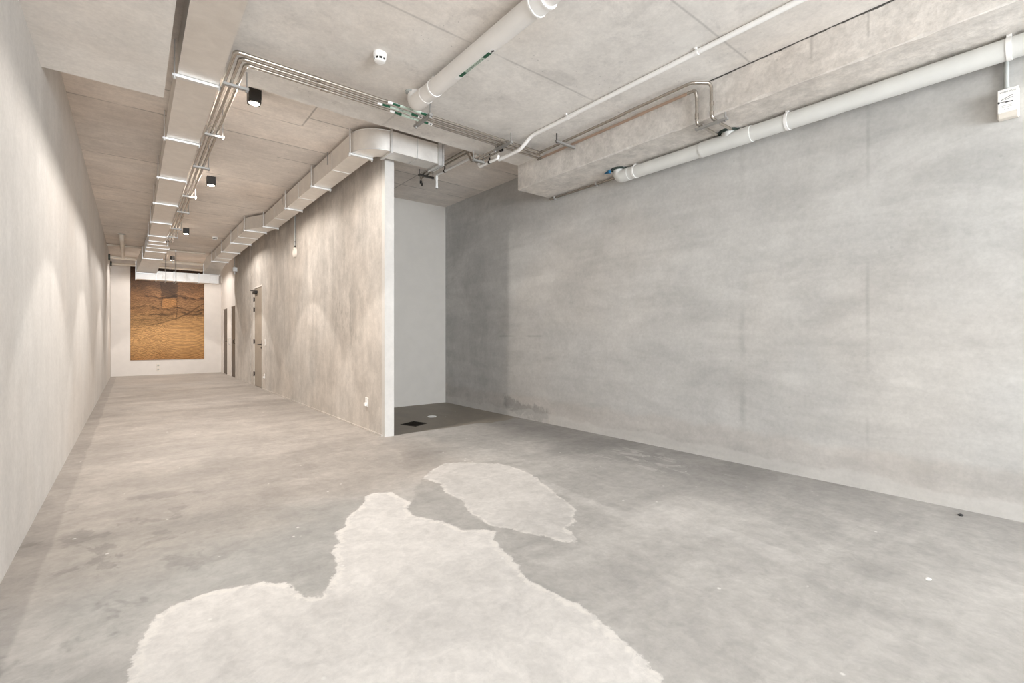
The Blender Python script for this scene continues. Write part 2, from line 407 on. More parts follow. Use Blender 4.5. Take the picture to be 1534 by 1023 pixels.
def floor_mat():
    k = NT('floor_screed'); x, y, z = k.xyz()
    c1 = k.noise(0.9, 6, 0.62, 0.5); c2 = k.noise(3.8, 6, 0.68, 0.6, (1, 0.6, 1), off=(3, 1, 2)); fine = k.noise(42, 4, 0.7); mid = k.noise(13, 5, 0.7, 0.5, off=(8, 1, 0))
    grey = (0.50, 0.482, 0.46); warm = (0.385, 0.352, 0.322)
    wz = k.rng(k.math('ADD', k.math('SUBTRACT', y, k.math('MULTIPLY', x, 0.28)), k.math('MULTIPLY', k.math('SUBTRACT', c1, 0.5), 1.6)), 2.3, 3.3)
    col = k.mix(k.math('MULTIPLY', wz, k.rng(x, 2.0, 2.8, 1.0, 0.1)), grey, warm)
    # wheel and mop streaks along the hall
    st = k.noise(1.0, 5, 0.65, 0.6, (0.8, 2.4, 1), off=(1, 4, 0))
    col = k.mul(col, k.rng(st, 0.37, 0.63, 0.89, 1.07, False))
    col = k.mul(col, k.rng(c1, 0.36, 0.64, 0.88, 1.08, False)); col = k.mul(col, k.rng(c2, 0.37, 0.63, 0.90, 1.07, False))
    col = k.mul(col, k.rng(mid, 0.36, 0.64, 0.91, 1.07, False))
    # mottled darker margin along the right-hand wall; darker alcove floor from the wall end
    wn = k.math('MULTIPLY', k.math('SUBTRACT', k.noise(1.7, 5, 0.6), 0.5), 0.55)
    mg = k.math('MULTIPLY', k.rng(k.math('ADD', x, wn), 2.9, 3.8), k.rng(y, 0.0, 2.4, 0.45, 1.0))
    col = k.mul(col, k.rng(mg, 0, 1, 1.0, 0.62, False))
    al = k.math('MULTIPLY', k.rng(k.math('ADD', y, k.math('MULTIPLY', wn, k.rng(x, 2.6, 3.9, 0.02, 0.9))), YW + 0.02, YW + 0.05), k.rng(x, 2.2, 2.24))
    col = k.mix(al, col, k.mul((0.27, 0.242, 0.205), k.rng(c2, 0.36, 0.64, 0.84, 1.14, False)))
    # pale scrubbed streaks by the wall
    sk = k.math('MULTIPLY', k.math('MULTIPLY', k.band(x, 3.25, 3.85, 0.15), k.band(y, 1.9, 3.1, 0.3)), k.rng(k.noise(3.0, 6, 0.75, 0.5, (2.4, 0.9, 1), off=(5, 5, 0)), 0.52, 0.60))
    col = k.mix(k.math('MULTIPLY', sk, 0.45), col, (0.62, 0.60, 0.58))
    # worn strip along the left wall
    ls = k.rng(k.math('ADD', x, k.math('MULTIPLY', k.math('SUBTRACT', k.noise(2.2, 3), 0.5), 0.05)), XL + 0.115, XL + 0.135, 1, 0)
    col = k.mul(col, k.rng(ls, 0, 1, 1, 0.83, False))
    # scuffs and boot marks near the left wall
    sz = k.math('MULTIPLY', k.band(y, 2.0, 4.2, 0.3), k.rng(x, 0.1, 0.6, 1, 0))
    sm = k.rng(k.noise(3.0, 4, 0.6, 0.4, (1.2, 1, 1), off=(2, 9, 4)), 0.55, 0.60)
    col = k.mul(col, k.rng(k.math('MULTIPLY', sz, sm), 0, 1, 1, 0.80, False))
    # damp grey areas between the screed patches
    e = k.math('MULTIPLY', k.math('SUBTRACT', k.noise(6, 6, 0.75, 0.3), 0.5), 0.16)
    eb = k.math('MULTIPLY', k.math('SUBTRACT', k.noise(2.2, 5, 0.7, 0.3), 0.5), 0.35)
    dmp = k.rng(k.math('ADD', k.attr('damp'), eb), -0.10, 0.09, 1, 0)
    col = k.mix(k.math('MULTIPLY', dmp, 0.8), col, k.mix(1.0, col, (0.83, 0.845, 0.845), 'MULTIPLY'))
    d2 = k.rng(k.math('ADD', k.attr('damp_small'), e), -0.01, 0.01, 1, 0)
    col = k.mul(col, k.rng(d2, 0, 1, 1, 0.86, False))
    # pale thin screed patches, with a lighter feathered rim
    pale = k.mul((0.70, 0.675, 0.65), k.rng(k.noise(2.3, 6, 0.7, 0.7), 0.37, 0.63, 0.90, 1.05, False))
    pale = k.mul(pale, k.rng(mid, 0.36, 0.64, 0.91, 1.06, False))
    e2 = k.math('MULTIPLY', k.math('SUBTRACT', k.noise(17, 5, 0.75, 0.3), 0.5), 0.07)
    pa = k.math('ADD', k.attr('patch'), k.math('ADD', k.math('MULTIPLY', e, 0.35), e2))
    ma = k.rng(pa, -0.006, 0.004, 1, 0); col = k.mix(ma, col, pale)
    pb = k.math('ADD', k.attr('patch_thin'), k.math('ADD', k.math('MULTIPLY', e, 0.45), e2))
    mb = k.rng(pb, -0.006, 0.004, 1, 0); col = k.mix(k.math('MULTIPLY', mb, 0.66), col, pale)
    pc = k.math('ADD', k.attr('patch_faint'), k.math('MULTIPLY', e, 0.7))
    mc = k.rng(pc, -0.03, 0.006, 1, 0); col = k.mix(k.math('MULTIPLY', mc, 0.30), col, pale)
    rim = k.math('MAXIMUM', k.band(pa, -0.035, -0.003, 0.012), k.math('MULTIPLY', k.band(pb, -0.022, -0.002, 0.010), 0.8))
    col = k.mix(k.math('MULTIPLY', rim, k.rng(mid, 0.40, 0.56, 0.1, 0.8)), col, (0.78, 0.75, 0.71))
    # paint spots
    v = k.n('ShaderNodeTexVoronoi'); k.inp(v.inputs['Vector'], k.scale((1, 1, 0))); v.inputs['Scale'].default_value = 9
    sp = k.math('MULTIPLY', k.rng(v.outputs['Distance'], 0.05, 0.10, 1, 0), k.rng(k.noise(3.3, 2, off=(6, 0, 3)), 0.57, 0.60))
    col = k.mix(k.math('MULTIPLY', sp, 0.6), col, (0.82, 0.81, 0.78))
    col = k.mul(col, k.rng(fine, 0.3, 0.7, 0.95, 1.05, False))
    k.bump(k.math('ADD', k.math('MULTIPLY', fine, 0.35), k.math('ADD', c2, k.math('MULTIPLY', ma, 0.5))), 0.10, 0.01)
    return k.done(col, k.rng(c2, 0.3, 0.7, 0.48, 0.68, False), 0.0, 0.3)

M = {}
M['ceiling'] = concrete('board_marked_concrete', (0.75, 0.695, 0.645), 0.09, 0.8, None, extra=ex_ceiling, pits=0.5)
M['slab'] = concrete('slab_concrete', (0.75, 0.722, 0.688), 0.08, 0.9, None, extra=ex_slab, pits=0.6, tint_amt=0.4)
M['beam'] = concrete('rough_beam_concrete', (0.71, 0.675, 0.635), 0.09, 1.2, None, extra=ex_beam, rough_bump=0.5, bump_sc=22)
M['beam_l'] = concrete('smooth_beam_concrete', (0.74, 0.71, 0.675), 0.06, 1.0, None, pits=0.6)
M['wall_right'] = concrete('trowelled_concrete', (0.465, 0.458, 0.443), 0.07, 0.75, None, extra=ex_right, pits=0.3, tint_amt=0.3, rough_bump=0.08)
M['wall_left'] = concrete('streaked_concrete', (0.60, 0.585, 0.565), 0.05, 0.7, None, extra=ex_left, pits=0, tint_amt=0.3, rough_bump=0.06)
M['wall_corr'] = concrete('stained_concrete', (0.575, 0.54, 0.50), 0.11, 1.1, None, extra=ex_corr, pits=0.3, rough_bump=0.08)
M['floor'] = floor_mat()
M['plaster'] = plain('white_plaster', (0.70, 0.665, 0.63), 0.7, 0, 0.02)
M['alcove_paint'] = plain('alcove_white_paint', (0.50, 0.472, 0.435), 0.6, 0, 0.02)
M['dark'] = plain('dark_void', (0.03, 0.026, 0.022), 0.9)
M['mural'] = mural_mat()
def galv(name, col, r0, r1, sc=9):
    k = NT(name); n = k.noise(sc, 5, 0.7, 0.4); g = k.noise(2.1, 3)
    k.bump(g, 0.12, 0.02)
    return k.done(k.mul(col, k.rng(n, 0.3, 0.7, 0.92, 1.05, False)), k.rng(n, 0.3, 0.7, r0, r1, False), 0.75, 0.5)
M['duct'] = galv('galvanised_sheet', (0.80, 0.775, 0.74), 0.42, 0.56)
M['galv'] = galv('galvanised_steel', (0.72, 0.72, 0.71), 0.30, 0.45, 25)
M['bright'] = galv('bright_foil_edge', (0.78, 0.78, 0.77), 0.38, 0.5, 25)
M['steel'] = plain('stainless_tube', (0.46, 0.42, 0.37), 0.27, 0.9, 0.06)
M['copper'] = plain('copper_tube', (0.56, 0.42, 0.33), 0.36, 0.85, 0.06)
M['strut'] = plain('strut_steel', (0.36, 0.35, 0.335), 0.45, 0.6, 0.08)
M['darkmetal'] = plain('dark_steel', (0.06, 0.055, 0.05), 0.45, 0.6)
M['pvc'] = plain('white_pvc', (0.80, 0.775, 0.745), 0.42, 0, 0.02)
M['pvcgrey'] = plain('pale_grey_pvc', (0.68, 0.68, 0.655), 0.42, 0, 0.03)
M['pvcwhite'] = plain('bright_white_pvc', (0.88, 0.87, 0.85), 0.4, 0, 0.01)
M['oldpipe'] = plain('cream_cast_pipe', (0.68, 0.62, 0.54), 0.5, 0, 0.05)
M['conduitgrey'] = plain('grey_conduit', (0.42, 0.43, 0.41), 0.5, 0, 0.03)
M['white'] = plain('white_plastic', (0.86, 0.85, 0.83), 0.35, 0, 0.01)
M['offwhite'] = plain('cream_plastic', (0.72, 0.67, 0.60), 0.4, 0, 0.02)
M['black'] = plain('black_powdercoat', (0.018, 0.016, 0.014), 0.45, 0, 0.1)
M['green'] = plain('green_label', (0.012, 0.085, 0.042), 0.5, 0, 0.02)
M['palegreen'] = plain('pale_green_label', (0.50, 0.60, 0.51), 0.5, 0, 0.02)
M['collar'] = plain('dark_green_collar', (0.03, 0.045, 0.038), 0.6, 0.1)
M['blue'] = plain('blue_cap', (0.012, 0.11, 0.22), 0.5)
M['ink'] = plain('black_ink', (0.03, 0.03, 0.03), 0.6)
M['greyink'] = plain('grey_ink', (0.30, 0.30, 0.30), 0.6)
M['door'] = plain('taupe_door_paint', (0.36, 0.31, 0.255), 0.5, 0, 0.03)
M['doordark'] = plain('brown_door_paint', (0.10, 0.078, 0.058), 0.5, 0, 0.04)
M['jamb'] = plain('white_jamb_paint', (0.76, 0.72, 0.67), 0.5, 0, 0.02)
M['grate'] = plain('black_grate', (0.02, 0.016, 0.012), 0.7, 0.2)
def emitter(name, col, s):
    k = NT(name); k.inp(k.b.inputs['Emission Color'], col); k.b.inputs['Emission Strength'].default_value = s
    return k.done((0.8, 0.8, 0.8), 0.4)
M['lens'] = emitter('lamp_lens', (1.0, 0.86, 0.70), 30.0)

# ------------------------------------------------------------------ floor with stains and screed patches
PATCH = [(-0.009, 1.938), (-0.01, 2.046), (0.011, 2.107), (0.037, 2.217), (0.072, 2.334), (0.129, 2.384), (0.202, 2.394), (0.29, 2.4), (0.368, 2.385), (0.458, 2.352), (0.531, 2.287), (0.561, 2.182), (0.581, 2.096), (0.623, 2.071), (0.667, 2.13), (0.753, 2.251), (0.778, 2.31), (0.783, 2.451), (0.859, 2.55), (0.885, 2.667), (0.966, 2.748), (1.011, 2.852), (1.133, 2.982), (1.219, 3.08), (1.249, 3.176), (1.336, 3.203), (1.431, 3.137), (1.437, 2.997), (1.45, 2.864), (1.379, 2.808), (1.344, 2.655), (1.414, 2.5), (1.454, 2.403), (1.472, 2.277), (1.567, 2.2), (1.604, 2.126), (1.524, 2.053), (1.487, 1.901), (1.45, 1.769), (1.419, 1.706), (1.4, 1.583), (1.414, 1.447), (1.44, 1.334), (1.422, 1.242), (1.386, 1.12), (1.378, 1.049), (1.353, 0.951), (1.332, 0.883), (1.317, 0.865), (1.21, 0.60), (0.9, 0.35), (0.35, 0.6), (0.02, 1.2), (-0.05, 1.7)]
PATCH_B = [(1.756, 3.292), (1.926, 3.447), (2.116, 3.577), (2.257, 3.492), (2.493, 3.254), (2.512, 3.021), (2.473, 2.755), (2.414, 2.649), (2.304, 2.357), (2.208, 2.086), (2.109, 2.013), (2.053, 1.94), (1.947, 1.915), (1.9, 1.788), (1.857, 1.746), (1.803, 1.79), (1.754, 1.944), (1.702, 2.067), (1.628, 2.215), (1.644, 2.438), (1.666, 2.523), (1.726, 2.671), (1.727, 2.888), (1.796, 3.07), (1.787, 3.197)]
PATCH_C = [(2.474, 2.731), (2.459, 2.372), (2.409, 1.924), (2.48, 1.793), (2.779, 1.798), (2.772, 1.602), (2.669, 1.424), (2.653, 1.165), (2.615, 0.889), (2.431, 0.949), (2.497, 1.164), (2.465, 1.361), (2.318, 1.446), (2.403, 1.563), (2.289, 1.655), (2.278, 1.765), (2.335, 2.107), (2.31, 2.363), (2.398, 2.662)]
DAMP = [(-0.342, 3.166), (-0.22, 3.557), (-0.053, 3.542), (0.265, 3.549), (0.607, 3.391), (1.052, 3.141), (1.223, 3.118), (1.139, 2.962), (0.965, 2.746), (0.796, 2.427), (0.751, 2.244), (0.642, 2.087), (0.58, 2.11), (0.53, 2.291), (0.35, 2.399), (0.202, 2.394), (0.09, 2.421), (0.014, 2.23), (-0.146, 2.31), (-0.299, 2.766)]
DAMP_B = [(1.452, 2.867), (1.661, 3.193), (1.752, 3.291), (1.789, 3.069), (1.727, 2.888), (1.73, 2.676), (1.644, 2.438), (1.625, 2.215), (1.604, 2.123), (1.472, 2.277), (1.349, 2.662), (1.382, 2.812)]
def sdf(px, py, poly):
    P = np.array(poly); Q = np.roll(P, -1, 0); best = np.full(px.shape, 9.0); ins = np.zeros(px.shape, bool)
    for (ax, ay), (bx, by) in zip(P, Q):
        dx, dy = bx - ax, by - ay
        t = np.clip(((px - ax) * dx + (py - ay) * dy) / (dx * dx + dy * dy + 1e-12), 0, 1)
        best = np.minimum(best, np.hypot(px - ax - t * dx, py - ay - t * dy))
        if dy: ins ^= ((ay > py) != (by > py)) & (px < dx * (py - ay) / dy + ax)
    return np.where(ins, -best, best)
xs = np.linspace(XL, XR, 190)
ys = np.concatenate([np.linspace(YBACK, 0.2, 12)[:-1], np.linspace(0.2, 4.4, 175)[:-1], np.linspace(4.4, YF, 60)])
gx, gy = np.meshgrid(xs, ys); nx, ny = len(xs), len(ys)
verts = np.stack([gx.ravel(), gy.ravel(), np.zeros(gx.size)], 1)
ii = (np.arange(ny - 1)[:, None] * nx + np.arange(nx - 1)[None, :]).ravel()
faces = np.stack([ii, ii + 1, ii + nx + 1, ii + nx], 1)
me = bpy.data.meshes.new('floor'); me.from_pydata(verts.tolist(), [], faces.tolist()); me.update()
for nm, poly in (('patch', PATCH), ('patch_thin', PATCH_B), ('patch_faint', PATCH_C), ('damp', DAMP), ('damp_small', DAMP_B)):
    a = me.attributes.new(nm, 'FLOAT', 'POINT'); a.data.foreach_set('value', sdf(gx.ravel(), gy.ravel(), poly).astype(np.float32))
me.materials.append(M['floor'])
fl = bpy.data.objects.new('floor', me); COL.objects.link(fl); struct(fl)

# ------------------------------------------------------------------ shell
def sbox(name, mat, *b): return struct(MB().box(*b).build(name, M[mat]))
sbox('wall_left', 'wall_left', XL - 0.25, XL, YBACK, YF + 0.2, -0.1, ZU)
sbox('wall_right', 'wall_right', XR, XR + 0.25, YBACK, YB + 0.2, -0.1, ZU)
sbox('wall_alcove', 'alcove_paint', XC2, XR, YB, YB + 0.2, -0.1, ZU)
sbox('wall_far', 'plaster', XL, XC2, YF, YF + 0.2, -0.1, ZU)
sbox('ceiling', 'ceiling', XL - 0.25, XR + 0.25, YBACK, YF + 0.2, ZU, ZU + 0.2)
# main slab drop with a slightly ragged far edge
m = MB(); n = 60; r1 = random.Random(3); top = []; 
ex = [SLAB_X0 + (BEAM_R - SLAB_X0) * i / n for i in range(n + 1)]
ey = [YE + r1.uniform(-0.006, 0.006) + (0.03 * max(0, math.sin((x - 0.9) * 4)) * r1.random() if 0.9 < x < 1.7 else 0) for x in ex]
m.prism([(SLAB_X0, YBACK), (BEAM_R, YBACK)] + [(ex[i], ey[i]) for i in range(n, -1, -1)], ZM, ZU)
struct(m.build('ceiling_slab', M['slab']))
struct(MB().box(XL, BEAM_L, YBACK, 4.292, ZB, ZU).build('beam_left', M['beam_l']))
m = MB(); r2 = random.Random(5); N = 150
bx = []
for i in range(N + 1):   # rough lower arris, chipped here and there
    y = YBACK + (YE - YBACK) * i / N
    c = 0.004 + 0.012 * r2.random() ** 2 + (0.012 if r2.random() < 0.12 else 0)
    if y > 3.5: c = 0.003
    bx.append([(BEAM_R, y, ZU), (BEAM_R, y, ZB + c), (BEAM_R + c, y, ZB), (XR, y, ZB), (XR, y, ZU)])
vs = [p for s_ in bx for p in s_]; fs = []
for i in range(N):
    for k in range(5): fs.append((i * 5 + k, i * 5 + (k + 1) % 5, i * 5 + 5 + (k + 1) % 5, i * 5 + 5 + k))
fs += [(0, 1, 2, 3, 4), tuple(N * 5 + k for k in (4, 3, 2, 1, 0))]
m.add(vs, fs); struct(m.build('beam_right', M['beam']))

# corridor wall: door opening and a vertical movement joint
D1 = (11.16, 12.06, 2.22)
m = MB()
m.box(XC, XC2, YW, D1[0], -0.1, ZU); m.box(XC, XC2, D1[0], D1[1], D1[2], ZU); m.box(XC, XC2, D1[1], 12.36, -0.1, ZU)
m.box(XC + 0.05, XC2, 12.36, 12.44, -0.1, ZU); m.box(XC, XC2, 12.44, 14.55, -0.1, ZU)
struct(m.build('wall_corridor', M['wall_corr']))
D2, D3 = (14.56, 15.24, 1.96), (15.92, 16.76, 1.95)
m = MB(); X0 = XC + 0.012
m.box(X0, XC2, 14.55, 14.56, -0.1, ZU); m.box(X0, XC2, D2[0], D2[1], D2[2], ZU); m.box(X0, XC2, D2[1], D3[0], -0.1, ZU)
m.box(X0, XC2, D3[0], D3[1], D3[2], ZU); m.box(X0, XC2, D3[1], YF, -0.1, ZU)
struct(m.build('wall_plaster', M['plaster']))
sbox('wall_behind', 'dark', XC2, XC2 + 0.05, YB + 0.2, YF, -0.1, ZU)
# shopfront behind the camera
m = MB()
m.box(XL, XR, YBACK - 0.15, YBACK, 2.74, ZU); m.box(XL, XR, YBACK - 0.15, YBACK, -0.1, 0.08)
m.box(XL, XL + 0.1, YBACK - 0.15, YBACK, 0.08, 2.74); m.box(XR - 0.1, XR, YBACK - 0.15, YBACK, 0.08, 2.74)
for x in (1.05, 2.6): m.box(x - 0.025, x + 0.025, YBACK - 0.1, YBACK, 0.08, 2.74)
struct(m.build('window_1', M['darkmetal']))

# skirting joint line along wall feet: thin mortar bead
struct(MB().box(XC - 0.012, XC, YW + 0.05, D1[0] - 0.1, 0, 0.018).build('baseboard_corridor', M['wall_corr']))

# ------------------------------------------------------------------ doors
def door_leaf(name, y0, y1, zt, mat, xin, label):
    root = bpy.data.objects.new(name, None); root.location = (xin, (y0 + y1) / 2, 0); COL.objects.link(root); struct(root)
    f = 0.035 if mat == 'door' else 0.018
    MB().bbox(xin + 0.012, xin + 0.052, y0 + f, y1 - f, 0.008, zt - f, 0.003).build('door_panel', M[mat], root)
    j = MB()
    j.bbox(xin - 0.004, XC2 - 0.002, y0, y0 + f, 0, zt, 0.002).bbox(xin - 0.004, XC2 - 0.002, y1 - f, y1, 0, zt, 0.002)
    j.bbox(xin - 0.004, XC2 - 0.002, y0 + f, y1 - f, zt - f, zt, 0.002)
    j.build('door_frame', M['jamb'], root)
    return root
d1 = door_leaf('door_1', D1[0], D1[1], D1[2], 'door', XC, '')
h = MB(); h.bbox(XC + 0.004, XC + 0.012, 11.225, 11.265, 0.84, 1.02, 0.002)
h.tube([(XC + 0.006, 11.245, 0.945), (XC - 0.045, 11.245, 0.945), (XC - 0.045, 11.38, 0.945)], 0.009, 0.012, 10)
h.cyl((XC + 0.004, 11.245, 0.875), (XC - 0.012, 11.245, 0.875), 0.012, n=12)
h.build('door_handle', M['darkmetal'], d1)
for z in (0.27, 1.0, 1.72, 1.95):
    MB().cyl((XC - 0.004, 12.03, z - 0.05), (XC - 0.004, 12.03, z + 0.05), 0.009, n=10).bbox(XC + 0.004, XC + 0.012, 11.99, 12.03, z - 0.045, z + 0.045, 0.001).build('hinge', M['darkmetal'], d1)
c = MB(); c.bbox(XC - 0.045, XC + 0.012, 11.70, 11.96, 2.06, 2.13, 0.006)
c.tube([(XC - 0.02, 11.85, 2.14), (XC - 0.075, 12.02, 2.145), (XC - 0.02, 12.10, 2.15)], 0.008, 0.01, 8)
c.build('door_closer', M['black'], d1)
d2 = door_leaf('door_2', D2[0], D2[1], D2[2], 'doordark', XC + 0.008, '')
MB().tube([(XC + 0.019, 14.65, 0.93), (XC - 0.03, 14.65, 0.93), (XC - 0.03, 14.65, 1.02), (XC + 0.019, 14.65, 1.02)], 0.008, 0.015, 8).build('door_handle', M['darkmetal'], d2)
d3 = door_leaf('door_3', D3[0], D3[1], D3[2], 'doordark', XC + 0.008, '')
MB().tube([(XC + 0.019, 16.0, 0.97), (XC - 0.03, 16.0, 0.97), (XC - 0.03, 16.1, 0.97)], 0.008, 0.015, 8).build('door_handle', M['darkmetal'], d3)
tag(MB().tube([(X0 + 0.002, 15.40, 0.88), (XC - 0.045, 15.40, 0.90), (XC - 0.045, 15.40, 1.06), (X0 + 0.002, 15.40, 1.08)], 0.010, 0.03, 10).build('pull_handle', M['galv']),
    'curved metal pull handle on white plaster between the two brown doors', 'handle')

# ------------------------------------------------------------------ mural on the far wall
tag(MB().bbox(-0.04, 1.72, YF - 0.015, YF - 0.001, 0.44, 3.12, 0.002).build('mural', M['mural']),
    'large brown and gold sandstone rock mural on the far white wall', 'mural')

# ------------------------------------------------------------------ downlights
def downlight(x, y):
    a = 0.05; z0, z1 = ZU - 0.115, ZU
    r = thing('downlight', (x, y, z1), '', 'ceiling light', 'black cube downlights on the corridor ceiling')
    m = MB(); n = 24
    m.box(x - a, x + a, y - a, y + a, z0 + 0.03, z1)
    # square skirt with a round bore
    vs = []; fs = []
    for z in (z0, z0 + 0.03):
        for i in range(n):
            t = 2 * math.pi * (i + 0.5) / n; cx, sy = math.cos(t), math.sin(t); k = a / max(abs(cx), abs(sy))
            vs.append((x + cx * k, y + sy * k, z))
        for i in range(n):
            t = 2 * math.pi * (i + 0.5) / n; vs.append((x + 0.045 * math.cos(t), y + 0.045 * math.sin(t), z))
    for i in range(n):
        j = (i + 1) % n
        fs += [(i, j, n + j, n + i), (i, 2 * n + i, 2 * n + j, j), (n + i, n + j, 3 * n + j, 3 * n + i)]
    m.add(vs, fs)
    m.build('housing', M['black'], r)
    MB().lathe((x, y, z0 + 0.03), (0, 0, -1), [(0.043, 0), (0.043, 0.026), (0.036, 0.033), (0.012, 0.0355)], 24).build('lens', M['lens'], r)
    return r
lamps = [(0.845, 4.70), (0.84, 7.60), (0.845, 11.5), (0.845, 15.7)]
labels = ['black cube ceiling downlight glowing brightest, nearest the ceiling slab edge', 'black cube ceiling downlight, second from the slab edge beside the steel tubes',
          'black cube ceiling downlight, third from the slab edge, before the cross pipes', 'black cube ceiling downlight hidden beyond the cross pipes near the mural']
root = downlight(*lamps[0]); root['label'] = labels[0]
for (x, y), lb in zip(lamps[1:], labels[1:]): copy_tree(root, (x - lamps[0][0], y - lamps[0][1], 0), lb)
for x, y in lamps:
    for nm, ang, bl, e in (('downlight_beam', 84, 0.14, NARROW_W), ('downlight_spill', 168, 0.25, SPILL_W)):
        d = bpy.data.lights.new(nm, 'SPOT'); d.energy = e; d.color = LAMP_COL; d.spot_size = math.radians(ang); d.spot_blend = bl; d.shadow_soft_size = 0.025 if nm == 'downlight_beam' else 0.035
        o = bpy.data.objects.new(nm, d); o.location = (x, y, ZU - 0.132); COL.objects.link(o)

# ------------------------------------------------------------------ ducts
def hanger(root, x0, x1, y, zb, ztop, axis='x', bright=True):
    """trapeze hanger: channel under the duct, strap up each side"""
    m = MB()
    if axis == 'x':
        m.bbox(x0 - 0.035, x1 + 0.0125, y - 0.02, y + 0.02, zb - 0.022, zb - 0.001, 0.002)
        for x in (x0 - 0.02, x1 + 0.0062): m.bbox(x - 0.004, x + 0.004, y - 0.016, y + 0.016, zb - 0.03, ztop, 0.001).cyl((x, y, zb - 0.035), (x, y, zb - 0.02), 0.009, n=8)
    return m.build('hanger', M['bright' if bright else 'galv'], root)
def flange(root, y, x0, x1, z0, z1, e=0.012, t=0.012):
    m = MB(); 
    m.bbox(x0 - e, x1 + e, y - t, y + t, z0 - e, z0 + 0.001, 0.001); m.bbox(x0 - e, x0 + 0.001, y - t, y + t, z0, z1, 0.001); m.bbox(x1 - 0.001, x1 + e, y - t, y + t, z0, z1, 0.001)
    return m.build('joint_flange', M['galv'], root)
DZ0, DZ1 = 3.034, 3.255
A0, A1 = 0.262, 0.519
duct = thing('air_duct', (0.4, 0, ZU), 'long straight galvanised air duct along the left side of the corridor ceiling', 'air duct', 'galvanised ventilation ducts')
edges = [YBACK + 0.05, 0.0, 1.42, 2.84, 4.26, 5.66, 7.1, 8.5, 9.94, 11.3, 11.95]
for a, b in zip(edges[:-1], edges[1:]):
    m = MB().box(A0, A1, a + 0.001, b - 0.001, DZ0, DZ1)
    m.box(A0 - 0.003, A0 + 0.004, a, b, DZ0 - 0.003, DZ0 + 0.004)
    m.build('duct_section', M['duct'], duct)
for y in edges[1:-1]:
    hanger(duct, A0, A1, y, DZ0, ZU)
# branch flare and drop into the cross duct
MB().loft([(11.951, A0, A1, DZ0, DZ1), (12.2, A0, A1 + 0.01, DZ0, DZ1), (12.55, 0.25, 0.63, DZ0, DZ1), (12.85, 0.245, 0.63, DZ0, DZ1)]).build('branch_section', M['duct'], duct)
MB().loft([(12.85, 0.245, 0.62, DZ0, DZ1), (13.4, 0.235, 0.60, DZ0 - 0.01, DZ1), (13.9, 0.19, 0.55, 2.93, 3.2), (14.70, 0.075, 0.47, 2.66, 2.94)]).build('drop_section', M['duct'], duct)
for y, a, b, z in ((11.95, A0, A1, DZ0), (12.4, 0.255, 0.585, DZ0), (12.85, 0.245, 0.63, DZ0), (13.35, 0.235, 0.60, DZ0 - 0.01)): flange(duct, y, a, b, z, DZ1)
for y, a, b, z in ((13.9, 0.19, 0.55, 2.93), (14.66, 0.078, 0.472, 2.67)): flange(duct, y, a, b, z, z + 0.27, 0.015)

# right duct: along the corridor wall, with a radius elbow at the alcove
RZ0, RZ1 = 3.03, 3.245
B0, B1 = 1.800, 2.014
YA, YBk = 4.607, 4.821       # front and back of the arm over the alcove
rd = thing('air_duct', (1.9, 7, ZU), 'galvanised air duct with round elbow along the corridor wall top', 'air duct', 'galvanised ventilation ducts')
pts_o = []; pts_i = []
cx, cy = 2.10, 4.907; Ro, Ri = 0.30, 0.086
for i in range(15):
    t = math.pi + (math.pi / 2) * i / 14
    pts_o.append((cx + Ro * math.cos(t), cy + Ro * math.sin(t))); pts_i.append((cx + Ri * math.cos(t), cy + Ri * math.sin(t)))
MB().prism(pts_o + pts_i[::-1], RZ0, RZ1).build('elbow', M['duct'], rd)
for zs in (RZ1 - 0.006, RZ0 + 0.004): MB().tube([(x, y, zs) for x, y in pts_o], 0.005, 0, 8).build('elbow_seam', M['galv'], rd)
MB().box(cx + 0.001, 2.40, YA, YBk, RZ0, RZ1).build('duct_section', M['duct'], rd)
MB().box(2.402, 2.69, YA, YBk, RZ0, RZ1).build('duct_section', M['duct'], rd)
MB().bbox(2.396, 2.406, YA - 0.004, YBk, RZ0 - 0.004, RZ1, 0.001).build('joint_flange', M['galv'], rd)
for xa, xb in ((2.67, 2.70), (2.705, 2.725)): MB().bbox(xa, xb, YA - 0.014, YBk + 0.014, RZ0 - 0.014, RZ1 + 0.014, 0.001).build('joint_flange', M['galv'], rd)
MB().box(2.69, 2.71, YA + 0.01, YBk - 0.01, RZ0 + 0.01, RZ1 - 0.01).build('end_cap', M['duct'], rd)
def hanger_y(root, x, y0, y1, zb, ztop):
    m = MB(); m.bbox(x - 0.014, x + 0.014, y0 - 0.02, y1 + 0.02, zb - 0.022, zb - 0.001, 0.002)
    for y in (y0 - 0.012, y1 + 0.012): m.bbox(x - 0.012, x + 0.012, y - 0.004, y + 0.004, zb - 0.02, ztop, 0.001)
    return m.build('hanger', M['galv'], root)
hanger_y(rd, 2.095, YA, YBk, RZ0, ZU); hanger_y(rd, 2.66, YA, YBk, RZ0, ZU)
e2 = [4.908, 5.55, 6.29, 6.95, 7.61, 8.4, 9.12]
for a, b in zip(e2[:-1], e2[1:]): MB().box(B0, B1, a + 0.001, b - 0.001, RZ0, RZ1).build('duct_section', M['duct'], rd)
for y in (4.92, 6.29, 7.61, 9.12): hanger(rd, B0, B1, y, RZ0, ZU, bright=False)
for y in (5.55, 6.95, 8.4): flange(rd, y, B0, B1, RZ0, RZ1, 0.004, 0.005)
C0, C1 = 1.59, 1.93
MB().loft([(9.121, B0, B1, RZ0, RZ1), (9.62, C0, C1, RZ0, RZ1)]).build('offset_section', M['duct'], rd)
e3 = [9.621, 10.4, 11.1, 12.4, 13.5, 14.4]
for a, b in zip(e3[:-1], e3[1:]): MB().box(C0, C1, a + 0.001, b - 0.001, RZ0, RZ1).build('duct_section', M['duct'], rd)
for y in (9.64, 11.1, 12.4, 14.1): hanger(rd, C0, C1, y, RZ0, ZU, bright=False)
